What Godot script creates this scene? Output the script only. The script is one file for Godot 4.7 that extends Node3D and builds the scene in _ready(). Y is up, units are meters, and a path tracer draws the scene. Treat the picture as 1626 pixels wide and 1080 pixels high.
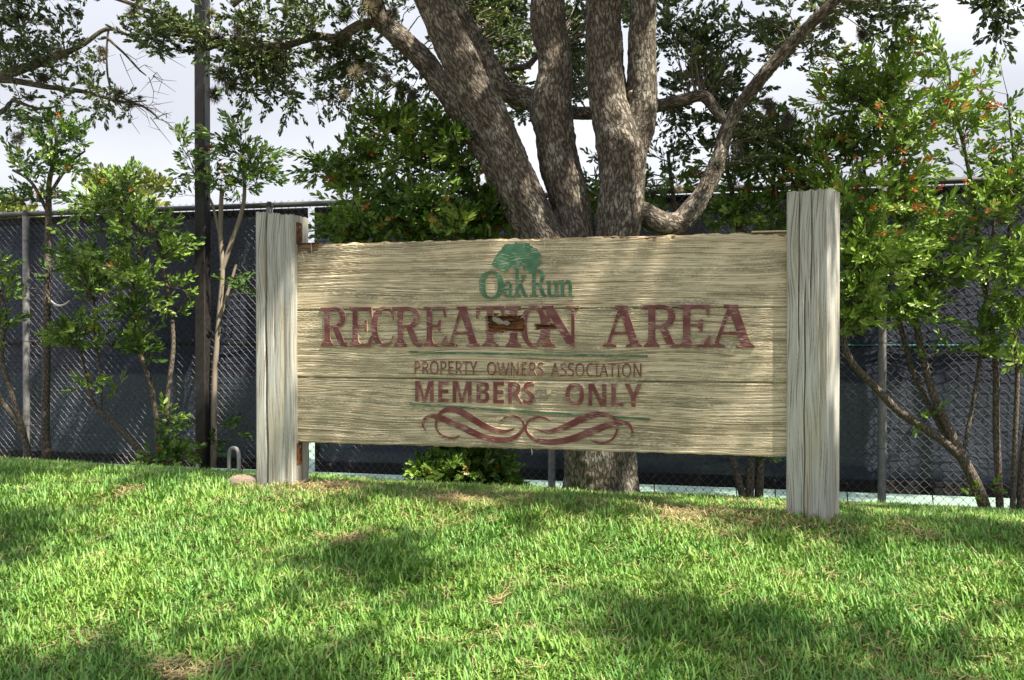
extends Node3D
# A weathered timber sign on a lawn under a live oak, a screened court fence and shrubs behind. The eye is at the origin's height; metres.

const YAW := -0.2426            # the sign and the fence run the same way
const SIGN_AT := Vector3(0.0685, 0.0, -4.7525)
const SUN := Vector3(0.418, 0.85, 0.309)      # towards the sun
const FENCE_AT := Vector3(2.81, -1.32, -7.18)

var rng := RandomNumberGenerator.new()
var names := {}
var soft := FastNoiseLite.new()
var fine := FastNoiseLite.new()
var cells := FastNoiseLite.new()
var plates := FastNoiseLite.new()
var mats := {}


# ---------------------------------------------------------------- helpers
class Shape:
	var v := PackedVector3Array()
	var n := PackedVector3Array()
	var uv := PackedVector2Array()
	var c := PackedColorArray()
	var i := PackedInt32Array()
	var tinted := false

	func put(p: Vector3, nn: Vector3, t := Vector2.ZERO, col := Color.WHITE) -> int:
		v.append(p); n.append(nn); uv.append(t); c.append(col)
		return v.size() - 1

	func tri(a: int, b: int, d: int) -> void:
		i.append(a); i.append(b); i.append(d)

	func quad(a: Vector3, b: Vector3, d: Vector3, e: Vector3, col := Color.WHITE) -> void:   # anticlockwise from outside
		var nn := (b - a).cross(d - a).normalized()
		var k := put(a, nn, Vector2(0, 0), col)
		put(b, nn, Vector2((b - a).length(), 0), col)
		put(d, nn, Vector2((b - a).length(), (d - b).length()), col)
		put(e, nn, Vector2(0, (d - b).length()), col)
		tri(k, k + 2, k + 1); tri(k, k + 3, k + 2)

	func box(lo: Vector3, hi: Vector3, bevel := 0.0, at := Transform3D.IDENTITY) -> void:
		# a box with chamfered edges all round
		var b := minf(bevel, 0.49 * minf(hi.x - lo.x, minf(hi.y - lo.y, hi.z - lo.z)))
		for axis in 3:
			for s in [-1, 1]:
				var u := (axis + 1) % 3
				var w := (axis + 2) % 3
				var p: Array[Vector3] = []
				for q in [[0, 0], [1, 0], [1, 1], [0, 1]]:
					var x := Vector3.ZERO
					x[axis] = hi[axis] if s > 0 else lo[axis]
					x[u] = hi[u] - b if q[0] else lo[u] + b
					x[w] = hi[w] - b if q[1] else lo[w] + b
					p.append(at * x)
				if s > 0: quad(p[0], p[1], p[2], p[3])
				else: quad(p[0], p[3], p[2], p[1])
		if b <= 0.0: return
		var mid := (lo + hi) / 2
		for axis in 3:
			var u := (axis + 1) % 3
			var w := (axis + 2) % 3
			for su in [-1, 1]:
				for sw in [-1, 1]:
					var a := Vector3.ZERO
					a[axis] = lo[axis] + b
					a[u] = hi[u] if su > 0 else lo[u]
					a[w] = hi[w] - b if sw > 0 else lo[w] + b
					var d := a
					d[u] = hi[u] - b if su > 0 else lo[u] + b
					d[w] = hi[w] if sw > 0 else lo[w]
					var a2 := a; a2[axis] = hi[axis] - b
					var d2 := d; d2[axis] = hi[axis] - b
					if (a2 - a).cross(d2 - a).dot((a + d) / 2 + (a2 - a) / 2 - mid) > 0: quad(at * a, at * a2, at * d2, at * d)
					else: quad(at * a, at * d, at * d2, at * a2)
		for sx in [-1, 1]:
			for sy in [-1, 1]:
				for sz in [-1, 1]:
					var o := Vector3(hi.x if sx > 0 else lo.x, hi.y if sy > 0 else lo.y, hi.z if sz > 0 else lo.z)
					var sg := Vector3(sx, sy, sz)
					var pts := [o - Vector3(0, b * sy, b * sz), o - Vector3(b * sx, 0, b * sz), o - Vector3(b * sx, b * sy, 0)]
					var nn: Vector3 = (at.basis * sg).normalized()
					var k := put(at * pts[0], nn)
					put(at * pts[1], nn); put(at * pts[2], nn)
					if sx * sy * sz > 0: tri(k, k + 2, k + 1)
					else: tri(k, k + 1, k + 2)

	func grid(nx: int, ny: int, first: int) -> void:      # (nx+1)*(ny+1) points from FIRST, x fastest, y upwards, seen from +z
		for y in ny:
			for x in nx:
				var a := first + y * (nx + 1) + x
				tri(a, a + nx + 1, a + nx + 2); tri(a, a + nx + 2, a + 1)

	func smooth(from_vertex := 0, from_index := 0) -> void:
		for k in range(from_vertex, n.size()): n[k] = Vector3.ZERO
		for k in range(from_index, i.size(), 3):
			var a := i[k]; var b := i[k + 1]; var d := i[k + 2]
			var f := (v[d] - v[a]).cross(v[b] - v[a])
			n[a] += f; n[b] += f; n[d] += f
		for k in range(from_vertex, n.size()): n[k] = n[k].normalized()

	func mesh(m: Material, onto: ArrayMesh = null) -> ArrayMesh:
		var out := onto if onto else ArrayMesh.new()
		if v.is_empty(): return out
		var a := []
		a.resize(Mesh.ARRAY_MAX)
		a[Mesh.ARRAY_VERTEX] = v; a[Mesh.ARRAY_NORMAL] = n; a[Mesh.ARRAY_TEX_UV] = uv; a[Mesh.ARRAY_INDEX] = i
		if tinted: a[Mesh.ARRAY_COLOR] = c
		out.add_surface_from_arrays(Mesh.PRIMITIVE_TRIANGLES, a)
		out.surface_set_material(out.get_surface_count() - 1, m)
		return out


func lin(r: float, g: float, b: float) -> Color:
	return Color(r, g, b).linear_to_srgb()


func mat(called: String, c: Color, rough := 0.8, metal := 0.0) -> StandardMaterial3D:
	var m := StandardMaterial3D.new()
	m.resource_name = called
	m.albedo_color = c
	m.roughness = rough
	m.metallic = metal
	mats[called] = m
	return m


func numbered(called: String) -> String:
	var k: int = names.get(called, 0)
	names[called] = k + 1
	return called if k == 0 else "%s_%03d" % [called, k]


func thing(called: String, label: String, category: String, at := Vector3.ZERO, turn := 0.0, group := "") -> Node3D:
	var o := Node3D.new()
	o.name = numbered(called)
	add_child(o)
	o.position = at
	o.rotation.y = turn
	return tag(o, label, category, group)


func tag(o: Node3D, label: String, category: String, group := "") -> Node3D:
	o.set_meta("label", label)
	o.set_meta("category", category)
	if group: o.set_meta("group", group)
	return o


func part(called: String, mesh: Mesh, parent: Node3D, at := Transform3D.IDENTITY, label := "", stuff := false) -> MeshInstance3D:
	var o := MeshInstance3D.new()
	if parent == self:
		o.name = numbered(called)
	else:
		var k := 0
		var whole := called
		while parent.has_node(NodePath(whole)):
			k += 1
			whole = "%s_%03d" % [called, k]
		o.name = whole
	o.mesh = mesh
	o.transform = at
	parent.add_child(o, true)
	if label: o.set_meta("label", label)
	if stuff: o.set_meta("kind", "stuff")
	return o


func many(called: String, mesh: Mesh, where: Array, tints: Array, parent: Node3D) -> MultiMeshInstance3D:
	var mm := MultiMesh.new()
	mm.transform_format = MultiMesh.TRANSFORM_3D
	mm.use_colors = tints.size() > 0
	mm.mesh = mesh
	mm.instance_count = where.size()
	for k in where.size():
		mm.set_instance_transform(k, where[k])
		if tints.size(): mm.set_instance_color(k, tints[k])
	var o := MultiMeshInstance3D.new()
	o.name = numbered(called) if parent == self else called
	o.multimesh = mm
	parent.add_child(o, true)
	o.set_meta("kind", "stuff")
	return o


func spline(p: Array, t: float) -> Vector4:      # Catmull-Rom through Vector4 (place, radius); t from 0 to p.size() - 1
	var k := clampi(int(t), 0, p.size() - 2)
	var f := t - k
	var a: Vector4 = p[maxi(k - 1, 0)]
	var b: Vector4 = p[k]
	var c: Vector4 = p[k + 1]
	var d: Vector4 = p[mini(k + 2, p.size() - 1)]
	var r := 0.5 * (2.0 * b + (c - a) * f + (2.0 * a - 5.0 * b + 4.0 * c - d) * f * f + (3.0 * b - a - 3.0 * c + d) * f * f * f)
	r.w = lerpf(b.w, c.w, f)
	return r


func v3(p: Vector4) -> Vector3: return Vector3(p.x, p.y, p.z)


func tube(s: Shape, p: Array, sides: int, step: float, bark := 0.0, cap := true) -> void:
	# a round tapering limb; BARK is the depth of its furrows in metres
	var first := s.v.size()
	var first_i := s.i.size()
	var rows := 0
	var side := Vector3.ZERO
	var length := 0.0
	var turns := maxf(0.24, roundf(p[p.size() / 2].w * TAU / 0.24) * 0.24)      # how far the bark goes round, in metres
	var before := v3(p[0])
	for seg in p.size() - 1:
		var near := step if bark == 0.0 or p[seg].y < 2.5 else step * 4.0      # coarser above the picture
		var many_steps := maxi(1, int((v3(p[seg + 1]) - v3(p[seg])).length() / near))
		for k in many_steps + (1 if seg == p.size() - 2 else 0):
			var t := seg + float(k) / many_steps
			var at := spline(p, t)
			var here := v3(at)
			var along := v3(spline(p, minf(t + 0.02, p.size() - 1.0)) - spline(p, maxf(t - 0.02, 0.0))).normalized()
			if side == Vector3.ZERO:
				side = along.cross(Vector3(0.31, 0.2, 0.93)).normalized()
			side = (side - along * side.dot(along)).normalized()
			var other := along.cross(side)
			length += (here - before).length()
			before = here
			for q in sides + 1:
				var a := TAU * (q % sides) / sides
				var out := side * cos(a) + other * sin(a)
				var r := at.w
				var col := Color.WHITE
				if bark > 0.0:
					var on := here + out * r
					var lump := soft.get_noise_3dv(on * 3.0)
					r += lump * at.w * 0.10 + soft.get_noise_3dv(on * 11.0) * at.w * 0.035 + fine.get_noise_3dv(on * Vector3(45.0, 18.0, 45.0)) * bark * 0.4
					var lichen := clampf((soft.get_noise_3dv(on * 5.0 + Vector3(9, 3, 7)) + 0.5 * fine.get_noise_3dv(on * 22.0) - 0.15) * 5.0, 0.0, 1.0)
					var tone := soft.get_noise_3dv(on * 2.2 + Vector3(30, 0, 0)) * 0.5 + 0.5
					col = Color(0.41, 0.365, 0.31).lerp(Color(0.57, 0.525, 0.46), tone).lerp(Color(0.90, 0.90, 0.81), lichen * 0.75)
				s.put(here + out * r, out, Vector2(float(q) / sides * turns, length), col)
			rows += 1
	for y in rows - 1:
		for x in sides:
			var a := first + y * (sides + 1) + x
			s.tri(a, a + sides + 1, a + sides + 2); s.tri(a, a + sides + 2, a + 1)
	if bark > 0.0:
		s.smooth(first, first_i)
		for y in rows:      # one normal along the seam
			var a := first + y * (sides + 1)
			var nn := (s.n[a] + s.n[a + sides]).normalized()
			s.n[a] = nn; s.n[a + sides] = nn
	if cap:
		for e in [0, rows - 1]:
			var ring: int = first + e * (sides + 1)
			var mid := Vector3.ZERO
			for q in sides: mid += s.v[ring + q]
			mid /= sides
			var inner: int = first + (1 if e == 0 else rows - 2) * (sides + 1)
			var nn := (s.v[ring] - s.v[inner]).normalized()
			var k := s.put(mid, nn, Vector2.ZERO, s.c[ring])
			for q in sides:
				if e == 0: s.tri(k, ring + q, ring + q + 1)
				else: s.tri(k, ring + q + 1, ring + q)


func noise_image(w: int, h: int, f: Callable) -> ImageTexture:
	var data := PackedByteArray()
	data.resize(w * h * 4)
	var k := 0
	for y in h:
		for x in w:
			var c: Color = (f as Callable).call(x, y)
			data[k] = int(clampf(c.r, 0, 1) * 255.0); data[k + 1] = int(clampf(c.g, 0, 1) * 255.0); data[k + 2] = int(clampf(c.b, 0, 1) * 255.0); data[k + 3] = int(clampf(c.a, 0, 1) * 255.0)
			k += 4
	return ImageTexture.create_from_image(Image.create_from_data(w, h, false, Image.FORMAT_RGBA8, data))


func noise_texture(freq: float, size := 512, kind := FastNoiseLite.TYPE_SIMPLEX_SMOOTH, octaves := 4) -> NoiseTexture2D:
	var f := FastNoiseLite.new()
	f.noise_type = kind
	f.frequency = freq
	f.seed = 11
	f.fractal_octaves = octaves
	var t := NoiseTexture2D.new()
	t.noise = f
	t.width = size; t.height = size
	t.seamless = true
	return t


# ---------------------------------------------------------------- where the ground lies
func along_sign(p: Vector3) -> Vector2:     # (along the sign, towards the viewer)
	var d := p - SIGN_AT
	return Vector2(d.x * cos(YAW) - d.z * sin(YAW), d.x * sin(YAW) + d.z * cos(YAW))


func ground(x: float, z: float) -> float:
	var q := along_sign(Vector3(x, 0, z))
	var top := -0.848 - 0.02 * clampf(q.x, -6.0, 4.0)
	var h: float
	var lumps := soft.get_noise_2d(x * 1.1, z * 1.1) * 0.022 + fine.get_noise_2d(x * 4.0, z * 4.0) * 0.007
	if q.y >= 0.0:
		var b := minf(q.y, 5.5)
		h = top - 0.135 * (sqrt(b * b + 0.09) - 0.3)
	else:
		var t := clampf(-q.y / 3.02, 0.0, 1.0)
		h = lerpf(top, -1.335, t * t * 0.25 + t * 0.75)
		lumps *= 1.0 - t
		if q.y < -3.02: h = lerpf(-1.335, -1.45, clampf((-q.y - 3.02) / 0.25, 0, 1))
	return h + lumps


# ---------------------------------------------------------------- _ready
func _ready() -> void:
	rng.seed = 7
	for k in [[soft, 3, 1.0], [fine, 5, 1.0], [cells, 8, 50.0], [plates, 8, 50.0]]:
		k[0].seed = k[1]
		k[0].frequency = k[2]
		k[0].fractal_type = FastNoiseLite.FRACTAL_NONE
	soft.noise_type = FastNoiseLite.TYPE_SIMPLEX_SMOOTH
	fine.noise_type = FastNoiseLite.TYPE_SIMPLEX
	cells.noise_type = FastNoiseLite.TYPE_CELLULAR
	cells.cellular_return_type = FastNoiseLite.RETURN_DISTANCE2_SUB
	plates.noise_type = FastNoiseLite.TYPE_CELLULAR
	plates.cellular_return_type = FastNoiseLite.RETURN_CELL_VALUE

	var cam := Camera3D.new()
	cam.name = "camera"
	cam.fov = 39.598
	cam.near = 0.05
	cam.far = 900.0
	cam.rotation.x = -0.006667
	add_child(cam)
	cam.current = true

	var env := Environment.new()
	env.background_mode = Environment.BG_SKY
	var sky := Sky.new()
	var sm := ProceduralSkyMaterial.new()
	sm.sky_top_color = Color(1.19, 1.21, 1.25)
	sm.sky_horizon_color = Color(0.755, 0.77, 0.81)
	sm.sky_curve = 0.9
	sm.ground_bottom_color = Color(0.30, 0.34, 0.26)
	sm.ground_horizon_color = Color(0.50, 0.53, 0.47)
	sm.sky_cover = clouds()
	sm.sky_cover_modulate = Color(1, 1, 1, 0.30)
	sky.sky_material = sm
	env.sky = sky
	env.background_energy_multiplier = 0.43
	env.tonemap_mode = Environment.TONE_MAPPER_LINEAR
	env.tonemap_exposure = 2.7
	env.sdfgi_enabled = true
	env.ssao_enabled = true
	env.ssil_enabled = true
	var we := WorldEnvironment.new()
	we.name = "environment"
	we.environment = env
	add_child(we)

	var sun := DirectionalLight3D.new()
	sun.name = "sun"
	sun.light_energy = 1.45
	sun.light_color = Color(1.0, 0.955, 0.88)
	sun.light_angular_distance = 0.6
	sun.shadow_enabled = true
	add_child(sun)
	sun.look_at_from_position(Vector3.ZERO, -SUN)

	make_materials()
	build_ground()
	build_fence()
	build_sign()
	build_oak()
	build_far_trees()
	build_bushes()
	build_small_things()
	build_grass()


func clouds() -> ImageTexture:
	var f := FastNoiseLite.new()
	f.seed = 21
	f.frequency = 1.6
	f.fractal_octaves = 4
	return noise_image(512, 256, func(x: int, y: int) -> Color:
		var lat := (0.5 - (y + 0.5) / 256.0) * PI
		var lon := (x + 0.5) / 512.0 * TAU
		var d := Vector3(cos(lat) * cos(lon), sin(lat) * 1.6, cos(lat) * sin(lon))
		var k := smoothstep(-0.25, 0.55, f.get_noise_3dv(d))
		return Color(1, 1, 1, k))


func make_materials() -> void:
	var m := mat("lawn soil", Color(0.5, 0.5, 0.5), 1.0)
	m.albedo_texture = noise_image(512, 512, func(x: int, y: int) -> Color:
		var a := x / 512.0 * TAU
		var b := y / 512.0 * TAU
		var p := Vector3(cos(a) + cos(b) * 0.7, sin(a), sin(b) * 1.3)
		var k := soft.get_noise_3dv(p * 3.0) * 0.5 + 0.5
		var g := fine.get_noise_3dv(p * 38.0) * 0.5 + 0.5
		return lin(0.10, 0.075, 0.045).lerp(lin(0.17, 0.15, 0.06), k).lerp(lin(0.26, 0.20, 0.11), g * g))
	m.albedo_color = Color(0.85, 0.85, 0.85)
	m = mat("court surface", lin(0.20, 0.30, 0.245), 0.85)
	m = mat("court line", lin(0.75, 0.76, 0.74), 0.8)

	# weathered, sandblasted boards
	m = mat("board wood", Color.WHITE, 0.85)
	m.vertex_color_use_as_albedo = true
	m.albedo_texture = noise_image(1280, 900, func(x: int, y: int) -> Color:
		var u := x / 1280.0 * 2.62
		var v := y / 900.0 * 1.1
		var bend := soft.get_noise_2d(u * 1.1, v * 3.0) * 0.02
		var g := soft.get_noise_2d(u * 0.35, (v + bend) * 95.0) * 0.55 + fine.get_noise_2d(u * 0.9, (v + bend) * 240.0) * 0.45
		var patch := soft.get_noise_2d(u * 1.3 + 31.0, v * 8.0) + 0.5 * fine.get_noise_2d(u * 5.0, v * 30.0) + 0.35 * fine.get_noise_2d(u * 60.0, v * 90.0)
		var c := lin(0.48, 0.40, 0.255).lerp(lin(0.72, 0.65, 0.495), clampf(g * 1.1 + 0.5, 0, 1))
		c = c.lerp(lin(0.27, 0.245, 0.16), clampf(patch * 0.9 - 0.08, 0.0, 0.62))          # greenish grey weathering
		c = c.lerp(lin(0.20, 0.165, 0.10), clampf((fine.get_noise_2d(u * 0.7 + 5.0, (v + bend) * 170.0) + 0.3 * fine.get_noise_2d(u * 9.0, v * 40.0) - 0.36) * 3.5, 0.0, 0.85))     # dirt lines
		var stain := smoothstep(0.35, 0.75, soft.get_noise_2d(u * 1.3 + 3.0, v * 9.0 + 8.0))
		return c.lerp(lin(0.22, 0.20, 0.14), stain * 0.55 * clampf(fine.get_noise_2d(u * 30.0, v * 60.0) + 0.7, 0, 1)))
	m.heightmap_enabled = true
	m.heightmap_texture = m.albedo_texture
	m.heightmap_scale = 0.06

	m = mat("post wood", Color.WHITE, 0.88)
	m.vertex_color_use_as_albedo = true
	m.albedo_texture = noise_image(512, 1024, func(x: int, y: int) -> Color:
		var u := x / 512.0 * 0.8
		var v := y / 1024.0 * 1.7
		var bend := soft.get_noise_2d(u * 3.0, v * 1.4) * 0.02
		var g := soft.get_noise_2d((u + bend) * 75.0, v * 1.5) * 0.55 + fine.get_noise_2d((u + bend) * 190.0, v * 4.0) * 0.45
		var c := lin(0.335, 0.345, 0.32).lerp(lin(0.50, 0.515, 0.48), clampf(g * 0.6 + 0.5, 0, 1))
		c = c.lerp(lin(0.40, 0.35, 0.24), clampf(soft.get_noise_2d(u * 9.0 + 4.0, v * 1.2) * 1.0 - 0.15, 0, 0.45))
		return c.lerp(lin(0.16, 0.13, 0.10), clampf((fine.get_noise_2d((u + bend) * 130.0 + 7.0, v * 2.0) - 0.5) * 3.0, 0, 0.75)))
	m.heightmap_enabled = true
	m.heightmap_texture = m.albedo_texture
	m.heightmap_scale = 0.035

	for k in [["burgundy paint", lin(0.125, 0.024, 0.024), lin(0.19, 0.075, 0.070), lin(0.42, 0.33, 0.27)], ["green paint", lin(0.032, 0.125, 0.058), lin(0.075, 0.19, 0.105), lin(0.36, 0.42, 0.32)]]:
		m = mat(k[0], Color.WHITE, 0.42)
		m.albedo_texture = noise_image(512, 512, func(x: int, y: int) -> Color:
			var u := x / 512.0
			var v := y / 512.0
			var c: Color = k[1].lerp(k[2], clampf(soft.get_noise_2d(u * 5.0, v * 7.0) * 0.8 + 0.35, 0, 1))
			var crack := clampf((fine.get_noise_2d(u * 7.0, v * 85.0) - 0.38) * 4.0, 0, 1) * clampf(soft.get_noise_2d(u * 4.0 + 9.0, v * 4.0) * 1.5 + 0.6, 0, 1)
			return c.lerp(k[3], crack * 0.85))
		m.uv1_triplanar = true
		m.uv1_scale = Vector3(2.0, 2.0, 2.0)
	m = mat("cut wood", lin(0.50, 0.42, 0.27), 0.9)
	m = mat("splinter wood", lin(0.60, 0.50, 0.38), 0.9)
	m = mat("rusty steel", Color.WHITE, 0.85)
	m.albedo_texture = noise_image(128, 128, func(x: int, y: int) -> Color:
		return lin(0.075, 0.030, 0.018).lerp(lin(0.30, 0.11, 0.035), clampf(soft.get_noise_2d(x * 0.06, y * 0.06) + 0.4 * fine.get_noise_2d(x * 0.3, y * 0.3) + 0.3, 0, 1)))
	m.uv1_triplanar = true
	m.uv1_scale = Vector3(4, 4, 4)

	m = mat("bark", Color.WHITE, 0.95)
	m.vertex_color_use_as_albedo = true
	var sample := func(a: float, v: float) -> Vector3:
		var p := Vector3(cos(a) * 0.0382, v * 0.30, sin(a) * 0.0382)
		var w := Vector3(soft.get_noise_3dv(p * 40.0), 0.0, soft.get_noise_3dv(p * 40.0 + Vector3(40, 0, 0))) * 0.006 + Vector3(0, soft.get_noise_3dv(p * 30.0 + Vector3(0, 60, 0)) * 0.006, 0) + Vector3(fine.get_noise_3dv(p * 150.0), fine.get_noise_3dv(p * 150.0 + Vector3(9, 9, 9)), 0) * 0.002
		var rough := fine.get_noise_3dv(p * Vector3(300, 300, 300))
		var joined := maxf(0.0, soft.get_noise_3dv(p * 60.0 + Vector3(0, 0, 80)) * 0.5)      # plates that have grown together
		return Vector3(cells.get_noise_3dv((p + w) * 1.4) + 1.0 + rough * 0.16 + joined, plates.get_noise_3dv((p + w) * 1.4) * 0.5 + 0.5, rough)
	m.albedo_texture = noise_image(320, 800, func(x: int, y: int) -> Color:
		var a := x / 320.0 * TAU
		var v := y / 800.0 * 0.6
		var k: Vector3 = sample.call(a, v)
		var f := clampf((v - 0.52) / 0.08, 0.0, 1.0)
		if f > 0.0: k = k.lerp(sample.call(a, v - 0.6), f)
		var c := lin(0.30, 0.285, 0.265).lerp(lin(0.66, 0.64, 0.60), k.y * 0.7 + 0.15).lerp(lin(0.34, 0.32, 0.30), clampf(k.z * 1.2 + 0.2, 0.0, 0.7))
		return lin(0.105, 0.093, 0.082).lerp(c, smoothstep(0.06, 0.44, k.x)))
	m.uv1_scale = Vector3(1.0 / 0.24, 1.0 / 0.6, 1)
	m.heightmap_enabled = true
	m.heightmap_texture = m.albedo_texture
	m.heightmap_scale = 1.6
	m = mat("stem bark", lin(0.20, 0.165, 0.125), 0.9)
	m.albedo_texture = noise_texture(0.02)
	m.albedo_color = lin(0.42, 0.35, 0.27)
	m.uv1_triplanar = true
	m.uv1_scale = Vector3(9, 3, 9)
	m = mat("twig bark", lin(0.15, 0.12, 0.095), 0.9)
	m = mat("pale twig", lin(0.30, 0.255, 0.20), 0.8)

	for k in [["leaf", 0.36, 0.48], ["oak leaf", 0.45, 0.4], ["grass blade", 0.5, 0.42], ["dry blade", 0.9, 0.25]]:
		m = mat(k[0], Color.WHITE, k[1])
		m.vertex_color_use_as_albedo = true
		m.backlight_enabled = true
		m.backlight = Color(k[2], k[2], k[2] * 0.5)
		m.cull_mode = BaseMaterial3D.CULL_DISABLED
	for k in [["dark green leaf", 0.075, 0.165, 0.031], ["mid green leaf", 0.125, 0.235, 0.040], ["fresh green leaf", 0.23, 0.375, 0.062], ["red leaf", 0.40, 0.085, 0.030], ["orange leaf", 0.46, 0.19, 0.040]]:
		m = mat(k[0], lin(k[1], k[2], k[3]), 0.36)
		m.backlight_enabled = true
		m.backlight = Color(0.48, 0.48, 0.24)
		m.cull_mode = BaseMaterial3D.CULL_DISABLED
	m = mat("ball moss", lin(0.115, 0.115, 0.09), 1.0)
	m = mat("pale ball moss", lin(0.30, 0.27, 0.18), 1.0)

	m = mat("galvanised pipe", Color.WHITE, 0.5, 0.35)
	m.albedo_texture = noise_image(128, 128, func(x: int, y: int) -> Color:
		var k := soft.get_noise_2d(x * 0.05, y * 0.05) * 0.5 + 0.5 + 0.3 * fine.get_noise_2d(x * 0.3, y * 0.3)
		return lin(0.20, 0.20, 0.205).lerp(lin(0.36, 0.36, 0.365), clampf(k, 0, 1)))
	m.uv1_triplanar = true
	m.uv1_scale = Vector3(3, 3, 3)
	m = mat("dark pipe", lin(0.085, 0.085, 0.09), 0.55, 0.2)
	m = mat("wire", lin(0.15, 0.15, 0.16), 0.5, 0.3)
	m = mat("screen fabric", Color.WHITE, 0.9)
	m.transparency = BaseMaterial3D.TRANSPARENCY_ALPHA
	m.albedo_texture = noise_image(512, 512, func(x: int, y: int) -> Color:
		var a := x / 512.0 * TAU
		var b := y / 512.0 * TAU
		var p := Vector3(cos(a) + 1.3 * cos(b), sin(a), 1.3 * sin(b))
		var k := fine.get_noise_3dv(p * 24.0) * 0.6 + fine.get_noise_3dv(p * 44.0 + Vector3(5, 5, 5)) * 0.4
		var tone := soft.get_noise_3dv(p * 4.0) * 0.5 + 0.5
		var c := lin(0.018, 0.025, 0.046).lerp(lin(0.042, 0.056, 0.095), tone).lerp(lin(0.12, 0.14, 0.19), clampf(k * 2.0 - 0.45, 0, 1) * 0.7)  # pale blue specks painted in for sky light coming through the mesh
		return Color(c.r, c.g, c.b, 1.0 - clampf(k * 0.2 - 0.03, 0.0, 0.07)))
	m = mat("screen hem", lin(0.018, 0.019, 0.022), 0.85)
	m = mat("turquoise cord", lin(0.06, 0.42, 0.38), 0.6)
	m = mat("black tie", lin(0.015, 0.015, 0.016), 0.6)
	m = mat("bronze paint", Color.WHITE, 0.5)
	m.albedo_texture = noise_image(128, 256, func(x: int, y: int) -> Color:
		var k := soft.get_noise_2d(x * 0.05, y * 0.03) * 0.5 + 0.5 + 0.35 * fine.get_noise_2d(x * 0.4, y * 0.4)
		return lin(0.020, 0.018, 0.018).lerp(lin(0.042, 0.036, 0.035), clampf(k, 0, 1)))
	m.uv1_triplanar = true
	m.uv1_scale = Vector3(2, 2, 2)
	m = mat("white sticker", lin(0.70, 0.70, 0.74), 0.6)
	m = mat("white paint", lin(0.66, 0.65, 0.62), 0.5)
	m = mat("dried mound", Color.WHITE, 1.0)
	m.albedo_texture = noise_image(128, 128, func(x: int, y: int) -> Color:
		return lin(0.13, 0.095, 0.07).lerp(lin(0.34, 0.28, 0.22), clampf(fine.get_noise_2d(x * 0.2, y * 0.2) + 0.4, 0, 1)))
	m.uv1_triplanar = true
	m.uv1_scale = Vector3(6, 6, 6)


# ---------------------------------------------------------------- ground
func build_ground() -> void:
	var s := Shape.new()
	var xs: Array[float] = [-300, -120, -50, -25, -15]
	for k in 201: xs.append(-10.0 + k * 0.1)
	xs.append_array([15.0, 25.0, 50.0, 120.0, 300.0])
	var zs: Array[float] = [60, 25, 10, 5]
	for k in 131: zs.append(2.5 - k * 0.1)
	zs.append_array([-13.0, -18.0, -30.0, -60.0, -150.0, -400.0])
	for z in zs:
		for x in xs:
			s.put(Vector3(x, ground(x, z), z), Vector3.UP, Vector2(x, z) / 1.3)
	s.grid(xs.size() - 1, zs.size() - 1, 0)
	s.smooth()
	var g := part("ground", s.mesh(mats["lawn soil"]), self)
	g.set_meta("kind", "structure")
	g.set_meta("label", "brown soil of the lawn sloping up to the sign")

	s = Shape.new()
	var b := Basis(Vector3.UP, YAW)
	var q := func(a: float, d: float, y: float) -> Vector3: return SIGN_AT + b * Vector3(a, 0, d) + Vector3(0, y, 0)
	s.quad(q.call(-30, -3.12, -1.40), q.call(30, -3.12, -1.40), q.call(30, -24, -1.40), q.call(-30, -24, -1.40))
	s.quad(q.call(-30, -3.12, -1.47), q.call(30, -3.12, -1.47), q.call(30, -3.12, -1.40), q.call(-30, -3.12, -1.40))
	g = part("court_floor", s.mesh(mats["court surface"]), self)
	g.set_meta("kind", "structure")
	g.set_meta("label", "pale green court surface behind the screened fence")
	s = Shape.new()
	for d in [-6.5, -14.0]:
		s.quad(q.call(-12, d, -1.396), q.call(14, d, -1.396), q.call(14, d - 0.06, -1.396), q.call(-12, d - 0.06, -1.396))
	g = part("court_line_markings", s.mesh(mats["court line"]), self)
	g.set_meta("kind", "structure")
	g.set_meta("label", "white lines painted on the green court")


# ---------------------------------------------------------------- fence
func pipe(r: float, a: Vector3, b: Vector3, m: Material, sides := 14) -> ArrayMesh:
	var s := Shape.new()
	tube(s, [Vector4(a.x, a.y, a.z, r), Vector4(b.x, b.y, b.z, r)], sides, 5.0)
	return s.mesh(m)


func screen(x0: float, x1: float, y0: float, y1: float, wave: float) -> ArrayMesh:
	var s := Shape.new()
	var nx := int((x1 - x0) / 0.05)
	var ny := 48
	for y in ny + 1:
		for x in nx + 1:
			var p := Vector3(lerpf(x0, x1, float(x) / nx), lerpf(y0, y1, float(y) / ny), 0.0)
			var low := clampf((0.75 - p.y) / 0.5, 0.0, 1.0)
			p.z = -0.05 + wave * (soft.get_noise_2d(p.x * 1.4, p.y * 1.2 + 20.0) * 0.9 + low * soft.get_noise_2d(p.x * 0.7, p.y * 14.0) * 0.9 + 0.2 * fine.get_noise_2d(p.x * 5.0, p.y * 2.0))
			s.put(p, Vector3.BACK, Vector2(p.x, p.y) / 0.55)
	s.grid(nx, ny, 0)
	s.smooth()
	return s.mesh(mats["screen fabric"])


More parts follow.
